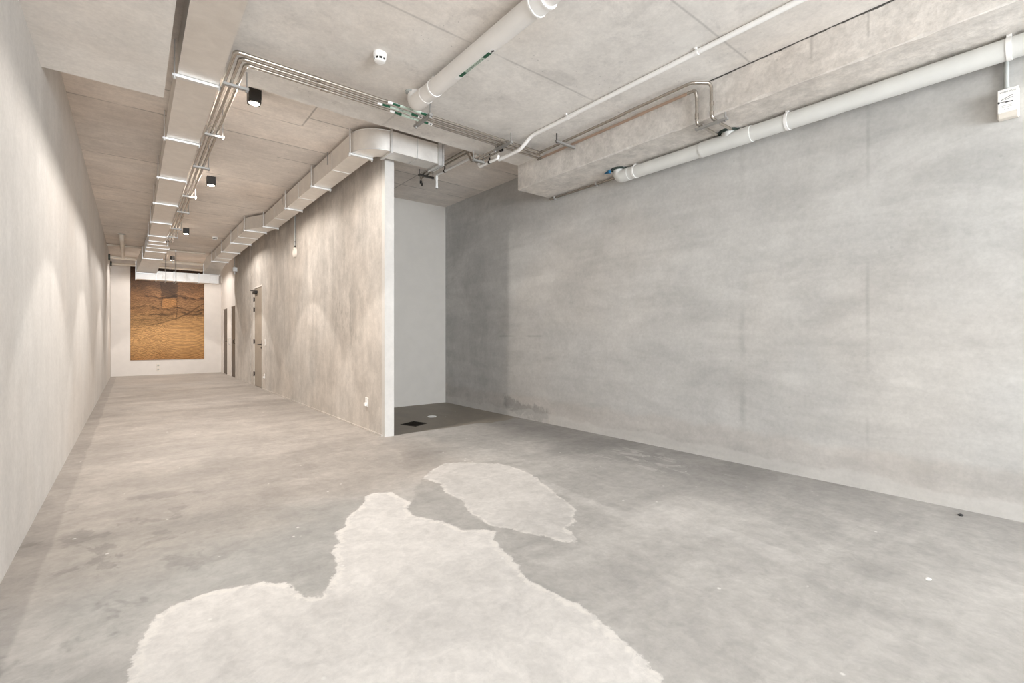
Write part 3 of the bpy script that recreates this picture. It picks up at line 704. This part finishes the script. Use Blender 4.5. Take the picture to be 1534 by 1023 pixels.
for y in (10.4, 13.5): flange(rd, y, C0, C1, RZ0, RZ1, 0.006, 0.008)
MB().loft([(14.401, C0, C1, RZ0, RZ1), (14.7, 1.53, 1.88, 2.90, RZ1 - 0.02), (14.92, 1.48, 1.84, 2.765, 3.05)]).build('drop_section', M['duct'], rd)
flange(rd, 14.905, 1.48, 1.84, 2.772, 3.05, 0.010, 0.012)
for yr in (5.7, 7.85): MB().cyl((1.795, yr, RZ0 + 0.1), (1.795, yr, ZU), 0.004, n=8).build('rod', M['strut'], rd)

cd = thing('air_duct', (0.97, 14.8, 2.74), 'galvanised cross duct in front of the top of the rock mural', 'air duct', 'galvanised ventilation ducts')
xe = [0.07, 0.47, 0.60, 0.83, 1.10, 1.36, 1.60, 1.80]
for i, (a, b) in enumerate(zip(xe[:-1], xe[1:])): MB().box(a + 0.001, b - 0.001, 14.72, 15.0, 2.52, 2.745 if i < 6 else 2.73).build('duct_section', M['duct'], cd)
m = MB(); n = 12; m.prism([(1.80, 14.72)] + [(1.80 + 0.10 * math.sin(t * math.pi / n), 14.86 - 0.14 * math.cos(t * math.pi / n)) for t in range(n + 1)] + [(1.80, 15.0)], 2.52, 2.73); m.build('end_cap', M['duct'], cd)
for x in (0.07, 0.47, 0.83, 1.36): MB().bbox(x - 0.010, x + 0.010, 14.708, 15.01, 2.505, 2.76, 0.002).build('joint_flange', M['bright'], cd)
for x in (0.66, 0.87): 
    m = MB(); m.cyl((x, 14.704, 2.49), (x, 14.704, ZU), 0.005, n=8).cyl((x, 15.016, 2.49), (x, 15.016, ZU), 0.005, n=8).bbox(x - 0.012, x + 0.012, 14.69, 15.03, 2.485, 2.504, 0.002); m.build('hanger', M['strut'], cd)

# ------------------------------------------------------------------ text helpers
def text_mesh(txt, size):
    cu = bpy.data.curves.new('t', 'FONT'); cu.body = txt; cu.size = size; cu.align_x = 'CENTER'; cu.align_y = 'CENTER'; cu.resolution_u = 2
    o = bpy.data.objects.new('t', cu); COL.objects.link(o)
    dg = bpy.context.evaluated_depsgraph_get(); dg.update()
    me = bpy.data.meshes.new_from_object(o.evaluated_get(dg))
    vs = [tuple(v.co) for v in me.vertices]; fs = [tuple(p.vertices) for p in me.polygons]
    bpy.data.objects.remove(o); bpy.data.curves.remove(cu); bpy.data.meshes.remove(me)
    return vs, fs
def pipe_map(u, v, c, ax, up, r, lift):
    """u along the pipe axis, v around it, from the direction 'up'"""
    ax = Vector(ax); up = Vector(up).normalized(); side = up.cross(ax).normalized(); a = v / r
    return Vector(c) + ax * u + (up * math.cos(a) + side * math.sin(a)) * (r + lift)
def wrap_strip(u0, u1, v0, v1, c, ax, up, r, lift, nu=2, nv=6):
    vs = []; fs = []
    for i in range(nu + 1):
        for j in range(nv + 1): vs.append(pipe_map(u0 + (u1 - u0) * i / nu, v0 + (v1 - v0) * j / nv, c, ax, up, r, lift))
    for i in range(nu):
        for j in range(nv): q = i * (nv + 1) + j; fs.append((q, q + 1, q + nv + 2, q + nv + 1))
    return vs, fs
def wrap_label(root, c, ax, up, r, L, W, txt, size):
    m = MB(); m.add(*wrap_strip(-L / 2, L / 2, -W / 2, W / 2, c, ax, up, r, 0.0006)); lab = m.build('label', M['white'], root)
    for sg in (-1, 1): MB().add(*wrap_strip(sg * L * 0.40, sg * L * 0.24, -W * 0.38, W * 0.38, c, ax, up, r, 0.0012)).build('green_band', M['green'], lab)
    m = MB(); m.add(*wrap_strip(-L * 0.24, L * 0.24, -W * 0.38, W * 0.38, c, ax, up, r, 0.0010)); m.build('pale_band', M['palegreen'], lab)
    tv, tf = text_mesh(txt, size); MB().add([pipe_map(a, b, c, ax, up, r, 0.0018) for a, b, _ in tv], tf).build('lettering', M['ink'], lab)
    ar = [(L * 0.42, -W * 0.12), (L * 0.45, -W * 0.12), (L * 0.45, -W * 0.35), (L * 0.49, 0), (L * 0.45, W * 0.35), (L * 0.45, W * 0.12), (L * 0.42, W * 0.12)]
    MB().add([pipe_map(a, b, c, ax, up, r, 0.0016) for a, b in ar], [tuple(range(7))]).build('arrow', M['ink'], lab)
    return lab

# ------------------------------------------------------------------ big pipe on the slab
PX, PZ, PR = 1.85, ZM - 0.088, 0.064
bp = thing('drain_pipe', (PX, 2.0, ZM), 'thick white drain pipe with green label across the middle of the ceiling slab', 'pipe')
MB().tube([(PX, YBACK + 0.1, PZ), (PX, 3.40, PZ)], PR, 0, 28).build('pipe', M['pvc'], bp)
MB().tube([(PX, 3.40, PZ), (PX, 3.585, PZ), (PX, 3.585, ZM - 0.001)], PR + 0.003, 0.075, 28, 10).build('elbow', M['pvc'], bp)
for y in (2.02, 0.3): MB().lathe((PX, y - 0.052, PZ), (0, 1, 0), [(PR + 0.002, 0), (PR + 0.012, 0.001), (PR + 0.012, 0.012), (PR + 0.008, 0.013), (PR + 0.008, 0.091), (PR + 0.012, 0.092), (PR + 0.012, 0.103), (PR + 0.002, 0.104)], 28).build('coupling', M['pvcwhite'], bp)
def pipe_clip(root, c, ax, r, ztop, mat):
    m = MB(); m.cyl(Vector(c) - Vector(ax) * 0.011, Vector(c) + Vector(ax) * 0.011, r + 0.0035, n=28)
    m.bbox(c[0] - 0.02, c[0] + 0.02, c[1] - 0.011, c[1] + 0.011, c[2] + r, ztop - 0.001, 0.0005)
    return m.build('pipe_clip', M[mat], root)
pipe_clip(bp, (PX, 3.27, PZ), (0, 1, 0), PR, ZM, 'pvcwhite')
m = MB(); m.lathe((PX - 0.045, 3.59, ZM - 0.001), (0, 0, -1), [(0.045, 0), (0.045, 0.010), (0.034, 0.014), (0.034, 0.008), (0.026, 0.008), (0.026, 0.020), (0.012, 0.022)], 24); m.build('collar', M['conduitgrey'], bp)
wrap_label(bp, (PX, 2.72, PZ), (0, -1, 0), (0.12, 0, -0.993), PR, 0.46, 0.042, 'STORMWATER', 0.030)

# ------------------------------------------------------------------ three steel water tubes
TZ, TR, TL = 3.085, 0.0125, 3.030
def tube_at(i, x):
    """centre of tube i on its slightly rising run under the slab"""
    f = (x - 0.544) / (3.40 - 0.544)
    return (x, 3.656 + 0.066 * i + f * (0.104 + 0.002 * i), TL + f * (TZ - TL))
for i, (x, lb, lab, xe_) in enumerate(((0.544, 'steel water tube turning the corner, the outer one of the three', 1.92, 3.40),
                                   (0.586, 'steel water tube turning the corner, the middle one of the three', 1.86, 3.475),
                                   (0.628, 'steel water tube turning the corner, the inner one of the three', 2.00, 3.508))):
    p0 = tube_at(i, x); y = p0[1]
    t = thing('water_tube', p0, lb + ' beside the left duct', 'pipe', 'three parallel steel tubes under the ceiling')
    MB().tube([(x, 11.75, TL), (x, y + 0.06, TL)], TR, 0, 14).build('tube', M['steel'], t)
    MB().tube([(x, y + 0.06, TL), p0, tube_at(i, x + 0.06)], TR + 0.0025, 0.04, 14).build('elbow', M['steel'], t)
    MB().tube([tube_at(i, x + 0.06), tube_at(i, xe_)], TR, 0, 14).build('tube', M['steel'], t)
    for c in (1.05 + 0.05 * i, 2.86 + 0.03 * i): MB().cyl(tube_at(i, c), tube_at(i, c + 0.06), TR + 0.003, n=14).build('coupling', M['steel'], t)
    ax = (Vector(tube_at(i, 3)) - Vector(tube_at(i, 1))).normalized()
    wrap_label(t, tube_at(i, lab - 0.06), ax, (0, -0.75, -0.66), TR, 0.42, 0.026, 'WATER', 0.014)
    MB().cyl((x, 11.72, TL), (x, 11.77, TL), TR + 0.006, n=14).build('end_cap', M['darkmetal'], t)
def tube_bracket(x, y, dx, dy, rods, ztop, label, z):
    """strut whose top face carries the tubes at height z"""
    t = thing('pipe_bracket', (x, y, ztop), label, 'bracket', 'strut brackets holding the steel tubes')
    MB().bbox(x - max(dx, 0.016), x + max(dx, 0.016), y - max(dy, 0.016), y + max(dy, 0.016), z - 0.021, z - 0.0005, 0.001).build('strut', M['strut'], t)
    for rx, ry in rods:
        MB().cyl((rx, ry, z - 0.02), (rx, ry, ztop), 0.005, n=8).build('rod', M['strut'], t)
        MB().cyl((rx, ry, z - 0.034), (rx, ry, z - 0.021), 0.010, n=6).build('nut', M['strut'], t)
    return t
for xb, lb in ((2.02, 'below the thick white pipe end'), (2.95, 'beside the pvc conduit bend')):
    yb, zb = tube_at(1, xb)[1:]
    tube_bracket(xb, yb, 0, 0.15, [(xb, yb - 0.13), (xb, yb + 0.13)], ZM, 'galvanised strut bracket across the three tubes ' + lb, zb - TR - 0.005)
tube_bracket(0.617, 4.12, 0.086, 0, [(0.69, 4.12)], ZM, 'galvanised strut bracket at the tube corner, beside the brightest downlight', TL - TR)
names = ['first', 'second', 'third', 'fourth', 'fifth', 'sixth']
for q, y in enumerate((5.25, 6.33, 7.75, 8.78, 10.2, 11.1)):
    tube_bracket(0.609, y, 0.08, 0, [(0.675, y)], ZU, 'small strut bracket on the tubes beside the left duct, %s beyond the slab edge' % names[q], TL - TR)

# tubes along the right beam, looping under it
PB = [('upper', 3.42, 2.03, 1.90, M['steel'], 'steel tube along the right beam top, looping furthest before dropping under it'),
      ('lower', 3.53, 2.03, 2.03, M['copper'], 'coppery tube tight against the right beam, dropping first under it')]
t = thing('water_tube', (3.42, 3.0, ZM), PB[0][5], 'pipe', 'tubes along the right beam')
MB().tube([(3.42, 3.745, TZ), (3.42, 2.08, TZ + 0.01)], TR, 0, 14).build('tube', M['steel'], t)
MB().tube([(3.42, 3.73, TZ), (3.42, 3.79, TZ)], TR + 0.004, 0, 14).build('elbow', M['steel'], t)
MB().tube([(3.42, 2.08, TZ + 0.01), (3.42, 2.0, TZ + 0.01), (3.545, 1.905, TZ + 0.01), (3.55, 1.905, 2.822), (3.86, 1.905, 2.822)], TR, 0.035, 14).build('loop', M['steel'], t)
MB().cyl((3.63, 1.905, 2.822), (3.65, 1.905, 2.822), TR + 0.005, n=14).build('clamp', M['galv'], t)
MB().cyl((3.42, 3.425, TZ), (3.42, 3.445, TZ), TR + 0.005, n=14).build('clamp', M['galv'], t)
for z in (2.95, 2.87): MB().cyl((3.55, 1.905, z), (3.55, 1.905, z - 0.03), TR + 0.003, n=14).build('coupling', M['steel'], t)
t = thing('water_tube', (3.53, 3.0, ZM), PB[1][5], 'pipe', 'tubes along the right beam')
MB().tube([(3.53, 3.86, TZ), (3.53, 2.10, TZ)], TR, 0, 14).build('tube', M['copper'], t)
MB().tube([(3.53, 3.85, TZ), (3.53, 3.92, TZ)], TR + 0.004, 0, 14).build('elbow', M['steel'], t)
MB().tube([(3.53, 2.10, TZ), (3.53, 2.03, TZ), (3.55, 2.03, TZ - 0.06), (3.55, 2.03, 2.822), (3.86, 2.03, 2.822)], TR, 0.02, 14).build('loop', M['steel'], t)
MB().cyl((3.55, 2.03, 2.90), (3.55, 2.03, 2.86), TR + 0.003, n=14).build('coupling', M['steel'], t)
MB().cyl((3.63, 2.03, 2.822), (3.65, 2.03, 2.822), TR + 0.005, n=14).build('clamp', M['galv'], t)
MB().cyl((3.53, 3.425, TZ), (3.53, 3.445, TZ), TR + 0.005, n=14).build('clamp', M['galv'], t)
t = thing('pipe_bracket', (3.6, 1.93, ZB), 'grey strut bracket under the right beam holding the two loop tubes', 'bracket', 'strut brackets holding the steel tubes')
MB().bbox(3.585, 3.613, 1.80, 2.07, 2.79, 2.808, 0.001).build('strut', M['strut'], t)
MB().cyl((3.6, 1.82, 2.78), (3.6, 1.82, ZB), 0.006, n=8).build('rod', M['strut'], t)
t = thing('pipe_bracket', (3.45, 3.40, ZM), 'strut bracket on the slab at the far end of the beam tubes', 'bracket', 'strut brackets holding the steel tubes')
MB().bbox(3.30, 3.575, 3.385, 3.415, TZ - 0.035, TZ - 0.014, 0.001).build('strut', M['strut'], t)
MB().cyl((3.315, 3.40, TZ - 0.04), (3.315, 3.40, ZM), 0.007, n=8).build('rod', M['darkmetal'], t)

# tubes branching into the alcove
for x, lb, y1 in ((2.965, 'thin dark steel tube branching into the alcove, nearer the elbow duct', 5.60), (3.025, 'thin dark steel tube branching into the alcove, beside the white pvc pipe', 5.68)):
    t = thing('water_tube', (x, 4.2, TZ), lb, 'pipe', 'tubes branching into the alcove')
    MB().tube([(x, 3.915, TZ - 0.02), (x, 4.40, TZ - 0.02), (x, 4.52, 3.235), (x, y1, 3.235), (x, y1, 3.13)], 0.011, 0.03, 12).build('tube', M['steel'], t)
    for yc in (3.915, 4.31): MB().cyl((x, yc, TZ - 0.02), (x, yc + 0.04, TZ - 0.02), 0.015, n=12).build('coupling', M['darkmetal'], t)
    MB().cyl((x, y1, 3.16), (x, y1, 3.125), 0.014, n=12).build('end_cap', M['black'], t)
t = thing('pipe_bracket', (3.0, 4.28, ZM), 'strut bracket at the slab edge below the alcove tubes', 'bracket', 'strut brackets holding the steel tubes')
MB().bbox(2.90, 3.052, 4.27, 4.30, TZ - 0.056, TZ - 0.034, 0.001).build('strut', M['strut'], t)
for x in (2.91, 3.046): MB().cyl((x, 4.285, TZ - 0.06), (x, 4.285, ZM), 0.005, n=8).build('rod', M['strut'], t)
t = thing('pipe_bracket', (3.0, 5.60, ZU), 'dark strut bracket at the alcove ceiling end of the thin tubes', 'bracket', 'strut brackets holding the steel tubes')
MB().bbox(2.90, 3.12, 5.52, 5.55, 3.20, 3.223, 0.001).build('strut', M['darkmetal'], t)
for x in (2.91, 3.11): MB().cyl((x, 5.535, 3.19), (x, 5.535, ZU), 0.005, n=8).build('rod', M['darkmetal'], t)

# white pvc condensate pipe in the alcove and its short tail
t = thing('pvc_pipe', (3.08, 4.9, ZU), 'white pvc pipe on the alcove ceiling with a short hanging drop end', 'pipe')
MB().tube([(3.08, 4.45, 3.19), (3.08, 5.385, 3.205), (3.08, 5.385, 3.03)], 0.0155, 0.02, 16).build('pipe', M['pvcwhite'], t)
for zc in (3.17, 3.05): MB().cyl((3.08, 5.385, zc), (3.08, 5.385, zc - 0.02), 0.019, n=16).build('coupling', M['pvcwhite'], t)
MB().cyl((3.08, 5.17, 3.2), (3.08, 5.19, 3.2), 0.021, n=16).bbox(3.074, 3.086, 5.173, 5.187, 3.2, ZU, 0.001).build('pipe_clip', M['darkmetal'], t)
t = thing('pvc_pipe', (3.07, 4.2, ZM), 'short white pvc pipe stub with black clip beneath the slab edge', 'pipe')
MB().tube([(3.082, 4.06, 3.06), (3.075, 4.06, 3.03), (3.072, 4.40, 3.03), (3.072, 4.43, 3.09)], 0.0155, 0.025, 16).build('pipe', M['pvcwhite'], t)
MB().cyl((3.073, 4.20, 3.03), (3.073, 4.22, 3.03), 0.021, n=16).bbox(3.067, 3.079, 4.203, 4.217, 3.045, ZM, 0.001).build('pipe_clip', M['black'], t)

# white conduit on the slab
t = thing('conduit_pipe', (3.12, 2.0, ZM), 'thin bright white conduit with offset bend on the ceiling slab', 'conduit')
MB().tube([(3.12, YBACK + 0.1, 3.119), (3.12, 3.56, 3.119), (3.12, 3.74, 3.035), (3.12, 4.10, 3.035)], 0.0185, 0.05, 18).build('conduit', M['pvcwhite'], t)
for y in (3.05, 1.78, 0.6): MB().cyl((3.12, y - 0.008, 3.119), (3.12, y + 0.008, 3.119), 0.0205, n=18).bbox(3.085, 3.105, y - 0.008, y + 0.008, 3.132, ZM - 0.001, 0.001).build('saddle', M['pvcwhite'], t)

# big grey pipe under the right beam
GX, GZ, GR = 3.965, 2.772, 0.062
g = thing('drain_pipe', (GX, 1.5, ZB), 'thick pale grey drain pipe running under the right beam against the wall', 'pipe')
MB().tube([(GX, YBACK + 0.1, GZ), (GX, 3.0, GZ)], GR, 0, 28).build('pipe', M['pvcgrey'], g)
MB().tube([(GX, 3.0, GZ), (GX, 3.13, GZ), (GX, 3.13, ZB - 0.001)], GR + 0.003, 0.07, 28, 10).build('elbow', M['pvcgrey'], g)
MB().cyl((GX, 1.78, GZ), (GX, 2.22, GZ), GR + 0.005, n=28).cyl((GX, 1.97, GZ), (GX, 1.97, ZB - 0.001), GR + 0.002, n=28).build('tee', M['pvcgrey'], g)
m = MB()
for y in (1.97, 3.13):
    m = MB(); m.lathe((GX - 0.005, y, ZB - 0.001), (0, 0, -1), [(0.088, 0), (0.088, 0.008), (0.076, 0.016), (0.070, 0.012)], 28); m.build('fire_collar', M['collar'], g)
    for a in (0.6, 2.5, 4.4): MB().bbox(GX - 0.012 + 0.098 * math.cos(a), GX + 0.012 + 0.098 * math.cos(a), y - 0.012 + 0.098 * math.sin(a), y + 0.012 + 0.098 * math.sin(a), ZB - 0.006, ZB - 0.001, 0.001).build('collar_tab', M['galv'], g)
for y in (2.93, 1.508, 0.321): pipe_clip(g, (GX, y, GZ), (0, 1, 0), GR, ZB, 'white')
MB().cyl((GX - 0.085, 3.19, ZB - 0.026), (GX - 0.075, 3.28, ZB - 0.026), 0.022, 0.002, n=4).build('blue_tag', M['blue'], g)

t = thing('conduit_pipe', (4.085, 3.7, ZB), 'slim steel conduit along the beam and right wall corner beyond the grey pipe', 'conduit')
MB().tube([(4.082, 4.29, 2.825), (4.082, YBACK + 0.1, 2.825)], 0.0125, 0, 14).build('conduit', M['steel'], t)
MB().cyl((4.082, 4.25, 2.825), (4.082, 4.30, 2.825), 0.0165, n=14).build('coupling', M['steel'], t)
for y in (4.22, 3.55): MB().bbox(4.066, 4.113, y - 0.01, y + 0.01, 2.805, 2.812, 0.001).bbox(4.066, 4.072, y - 0.01, y + 0.01, 2.805, ZB - 0.001, 0.001).build('saddle', M['galv'], t)

# ------------------------------------------------------------------ isolator box on the right wall
t = thing('isolator_box', (XR, 0.335, 2.41), 'small white wall box with printed lid below the grey pipe', 'switch box')
MB().bbox(XR - 0.055, XR, 0.290, 0.380, 2.410, 2.580, 0.006).build('body', M['offwhite'], t)
lid = MB().bbox(XR - 0.064, XR - 0.054, 0.292, 0.378, 2.438, 2.578, 0.003).build('lid', M['white'], t)
xf = XR - 0.0648
def wall_text(txt, size, y, z, mat, parent):
    tv, tf = text_mesh(txt, size)
    MB().add([(xf, y - a, z + b) for a, b, _ in tv], tf).build('lettering', M[mat], parent)
wall_text('WARNING', 0.014, 0.335, 2.558, 'greyink', lid)
m = MB()
def stroke(m, y0, z0, y1, z1, wd):
    d = Vector((0, y1 - y0, z1 - z0)).normalized(); nn = Vector((0, -d.z, d.y)) * wd
    a, b = Vector((xf, y0, z0)), Vector((xf, y1, z1)); m.add([a + nn, b + nn, b - nn, a - nn], [(0, 1, 2, 3)])
stroke(m, 0.363, 2.513, 0.315, 2.533, 0.0014); stroke(m, 0.345, 2.512, 0.312, 2.522, 0.001); stroke(m, 0.366, 2.502, 0.312, 2.497, 0.0016); stroke(m, 0.345, 2.496, 0.312, 2.496, 0.002)
m.build('printed_lines', M['ink'], lid)
m = MB(); 
for z in (2.478, 2.468): stroke(m, 0.360, z, 0.318, z, 0.0008)
stroke(m, 0.350, 2.455, 0.328, 2.455, 0.001); m.build('fine_print', M['greyink'], lid)
MB().cyl((XR - 0.064, 0.372, 2.500), (XR - 0.072, 0.372, 2.500), 0.005, n=12).build('knob', M['ink'], t)
t2 = thing('conduit_pipe', (XR - 0.02, 0.345, 2.58), 'grey vertical conduit dropping to the white wall box', 'conduit')
MB().cyl((XR - 0.018, 0.345, 2.579), (XR - 0.018, 0.345, ZB), 0.0125, n=14).build('conduit', M['conduitgrey'], t2)
MB().cyl((XR - 0.018, 0.345, 2.579), (XR - 0.018, 0.345, 2.60), 0.016, n=14).build('coupling', M['conduitgrey'], t2)

# ------------------------------------------------------------------ detectors
def detector(x, y, z, s, label):
    t = thing('smoke_detector', (x, y, z), label, 'smoke detector')
    MB().lathe((x, y, z), (0, 0, -1), [(0.046 * s, 0), (0.047 * s, 0.004), (0.046 * s, 0.034), (0.042 * s, 0.038)], 28).build('base', M['white'], t)
    MB().lathe((x, y, z - 0.037), (0, 0, -1), [(0.037 * s, 0), (0.037 * s, 0.020)], 24).build('dark_chamber', M['black'], t)
    m = MB()
    for i in range(8):
        a = 2 * math.pi * i / 8 + 0.2; m.cyl((x + 0.038 * s * math.cos(a), y + 0.038 * s * math.sin(a), z - 0.036), (x + 0.036 * s * math.cos(a), y + 0.036 * s * math.sin(a), z - 0.056), 0.004, n=6)
    m.lathe((x, y, z - 0.053), (0, 0, -1), [(0.038 * s, 0), (0.038 * s, 0.004), (0.032 * s, 0.010), (0.015 * s, 0.013)], 28); m.build('cap', M['white'], t)
detector(1.39, 3.244, ZM, 1.0, 'white round smoke detector with dark slots on the ceiling slab')
detector(1.41, 12.1, ZU, 1.15, 'small white smoke detector far down the corridor ceiling')

# ------------------------------------------------------------------ wall fittings in the corridor
t = thing('wall_sounder', (XC, 8.52, 2.53), 'round white disc on the corridor wall hanging below a thin conduit', 'alarm')
MB().lathe((XC, 8.52, 2.53), (-1, 0, 0), [(0.088, 0), (0.088, 0.02), (0.08, 0.032), (0.05, 0.036), (0.045, 0.030), (0.02, 0.030)], 28).build('disc', M['offwhite'], t)
MB().cyl((XC - 0.012, 8.52, 2.60), (XC - 0.012, 8.52, ZU - 0.05), 0.009, n=10).build('conduit', M['conduitgrey'], t)
MB().cyl((XC - 0.012, 8.52, 2.615), (XC - 0.012, 8.52, 2.645), 0.014, n=10).cyl((XC - 0.012, 8.52, 2.70), (XC - 0.012, 8.52, 2.715), 0.013, n=10).build('gland', M['darkmetal'], t)
def outlet(y, z, h_, label, name='wall_socket', cat='socket', plug=True):
    t = thing(name, (XC, y, z), label, cat)
    MB().bbox(XC - 0.010, XC, y - 0.037, y + 0.037, z - h_ / 2, z + h_ / 2, 0.003).build('plate', M['white'], t)
    if plug:
        MB().bbox(XC - 0.034, XC - 0.009, y - 0.022, y + 0.022, z - h_ * 0.42, z - 0.006, 0.004).build('cover', M['white'], t)
        MB().bbox(XC - 0.013, XC - 0.009, y - 0.012, y + 0.012, z + 0.012, z + 0.03, 0.001).build('switch', M['white'], t)
    else: MB().bbox(XC - 0.015, XC - 0.009, y - 0.012, y + 0.012, z - 0.02, z + 0.02, 0.001).build('switch', M['offwhite'], t)
    return t
outlet(5.40, 0.335, 0.105, 'white wall socket low on the concrete near the corridor wall end')
outlet(10.92, 0.286, 0.10, 'white wall socket low beside the taupe door')
outlet(10.85, 0.985, 0.13, 'slim white light switch beside the taupe door handle', 'light_switch', 'light switch', False)
t = thing('wall_socket', (0.595, YF, 0.22), 'pale double wall socket on the white wall under the mural', 'socket')
for z in (0.275, 0.16): MB().bbox(0.555, 0.635, YF - 0.009, YF, z - 0.045, z + 0.045, 0.003).build('plate', M['offwhite'], t)
for z in (0.275, 0.16): MB().bbox(0.572, 0.618, YF - 0.014, YF - 0.008, z - 0.022, z + 0.022, 0.002).build('cover', M['conduitgrey'], t)

# ------------------------------------------------------------------ old pipes across the far end
XE = 1.56
for y, z, r, lb, x1 in ((14.48, 3.252, 0.026, 'slim cream pipe crossing the far ceiling, highest and nearest of three', 1.45), (15.5, 3.10, 0.045, 'cream pipe crossing the far ceiling, middle of three above the cross duct', XE),
                    (16.75, 3.085, 0.036, 'cream pipe crossing the far ceiling, lowest and closest to the mural', 1.62)):
    t = thing('drain_pipe', (0.5, y, ZU), lb, 'pipe', 'three cream pipes across the far end')
    MB().tube([(XL, y, z), (x1, y, z)], r, 0, 18).build('pipe', M['oldpipe'], t)
    if r > 0.028: MB().lathe((XL, y, z), (1, 0, 0), [(r + 0.035, 0), (r + 0.035, 0.03), (r + 0.01, 0.035)], 18).build('fire_collar', M['collar'], t)
    MB().cyl((x1 - 0.03, y, z), (x1 + 0.02, y, z), r + 0.008, n=18).build('coupling', M['oldpipe'], t)
    for x in (0.85,): MB().cyl((x - 0.012, y, z), (x + 0.012, y, z), r + 0.004, n=18).cyl((x, y, z), (x, y, ZU), 0.006, n=8).build('pipe_clip', M['galv'], t)
t = thing('drain_pipe', (-0.17, 13.6, ZU), 'short cream pipe from the far left ceiling down to the cross pipes', 'pipe')
MB().tube([(-0.17, 12.98, ZU - 0.002), (-0.17, 12.98, ZU - 0.11), (-0.17, 15.41, 3.11)], 0.042, 0.09, 18).build('pipe', M['oldpipe'], t)
MB().lathe((-0.17, 12.98, ZU - 0.001), (0, 0, -1), [(0.065, 0), (0.065, 0.008), (0.045, 0.02)], 20).build('collar', M['conduitgrey'], t)
MB().cyl((-0.17, 13.9, 3.158), (-0.17, 13.96, 3.156), 0.047, n=18).build('coupling', M['oldpipe'], t)
t = thing('valve_box', (XC - 0.03, 14.3, 2.86), 'small galvanised junction box with pipe stub behind the far duct end', 'junction box')
MB().bbox(XC - 0.10, XC, 14.2, 14.36, 2.82, 2.93, 0.004).build('body', M['galv'], t)
MB().cyl((XC - 0.05, 14.3, 2.82), (XC - 0.05, 14.3, 2.75), 0.025, n=14).cyl((XC - 0.05, 14.3, 2.93), (XC - 0.05, 14.3, ZU), 0.012, n=10).build('stub', M['galv'], t)

# ------------------------------------------------------------------ alcove floor
m = MB(); P4 = [(2.62, 5.49), (2.86, 5.60), (2.93, 5.36), (2.71, 5.25)]
t = thing('floor_grate', (2.78, 5.42, 0), 'dark square grate on the alcove floor', 'floor grate')
MB().prism(P4, 0, 0.004).build('plate', M['grate'], t)
m = MB(); a_, b_, c_, d_ = [Vector((x, y, 0)) for x, y in P4]
for i in range(1, 9):
    p = a_.lerp(b_, i / 9); q = d_.lerp(c_, i / 9); p, q = p.lerp(q, 0.06), p.lerp(q, 0.94); m.tube([(p.x, p.y, 0.005), (q.x, q.y, 0.005)], 0.004, 0, 6)
m.build('bars', M['grate'], t)
t = thing('floor_drain', (3.226, 5.77, 0), 'round white drain cap on the dark alcove floor', 'drain')
MB().lathe((3.226, 5.77, 0), (0, 0, 1), [(0.062, 0), (0.060, 0.006), (0.048, 0.008), (0.046, 0.005), (0.01, 0.005)], 28).build('cap', M['white'], t)

# ------------------------------------------------------------------ bits on the floor
def pebble(name, x, y, sx, sy, sz, mat, label, cat, seed):
    r = random.Random(seed); m = MB(); vs = []; fs = []; n = 9
    for j, (rr, zz) in enumerate(((0.9, 0.0), (1.0, 0.35), (0.75, 0.8), (0.25, 1.0))):
        for i in range(n):
            a = 2 * math.pi * i / n; k = rr * (0.8 + 0.4 * r.random()); vs.append((x + sx * k * math.cos(a), y + sy * k * math.sin(a), sz * zz))
    for j in range(3):
        for i in range(n): fs.append((j * n + i, j * n + (i + 1) % n, (j + 1) * n + (i + 1) % n, (j + 1) * n + i))
    fs += [tuple(range(n))[::-1], tuple(range(3 * n, 4 * n))]
    tag(m.add(vs, fs).build(name, M[mat]), label, cat)
pebble('rubble_chip', 3.975, 0.53, 0.022, 0.013, 0.010, 'ink', 'small black chip on the floor by the right wall foot', 'debris', 1)
pebble('paint_chip', 2.82, 0.485, 0.020, 0.012, 0.003, 'white', 'small white paint chip on the grey floor toward the right wall', 'debris', 2)
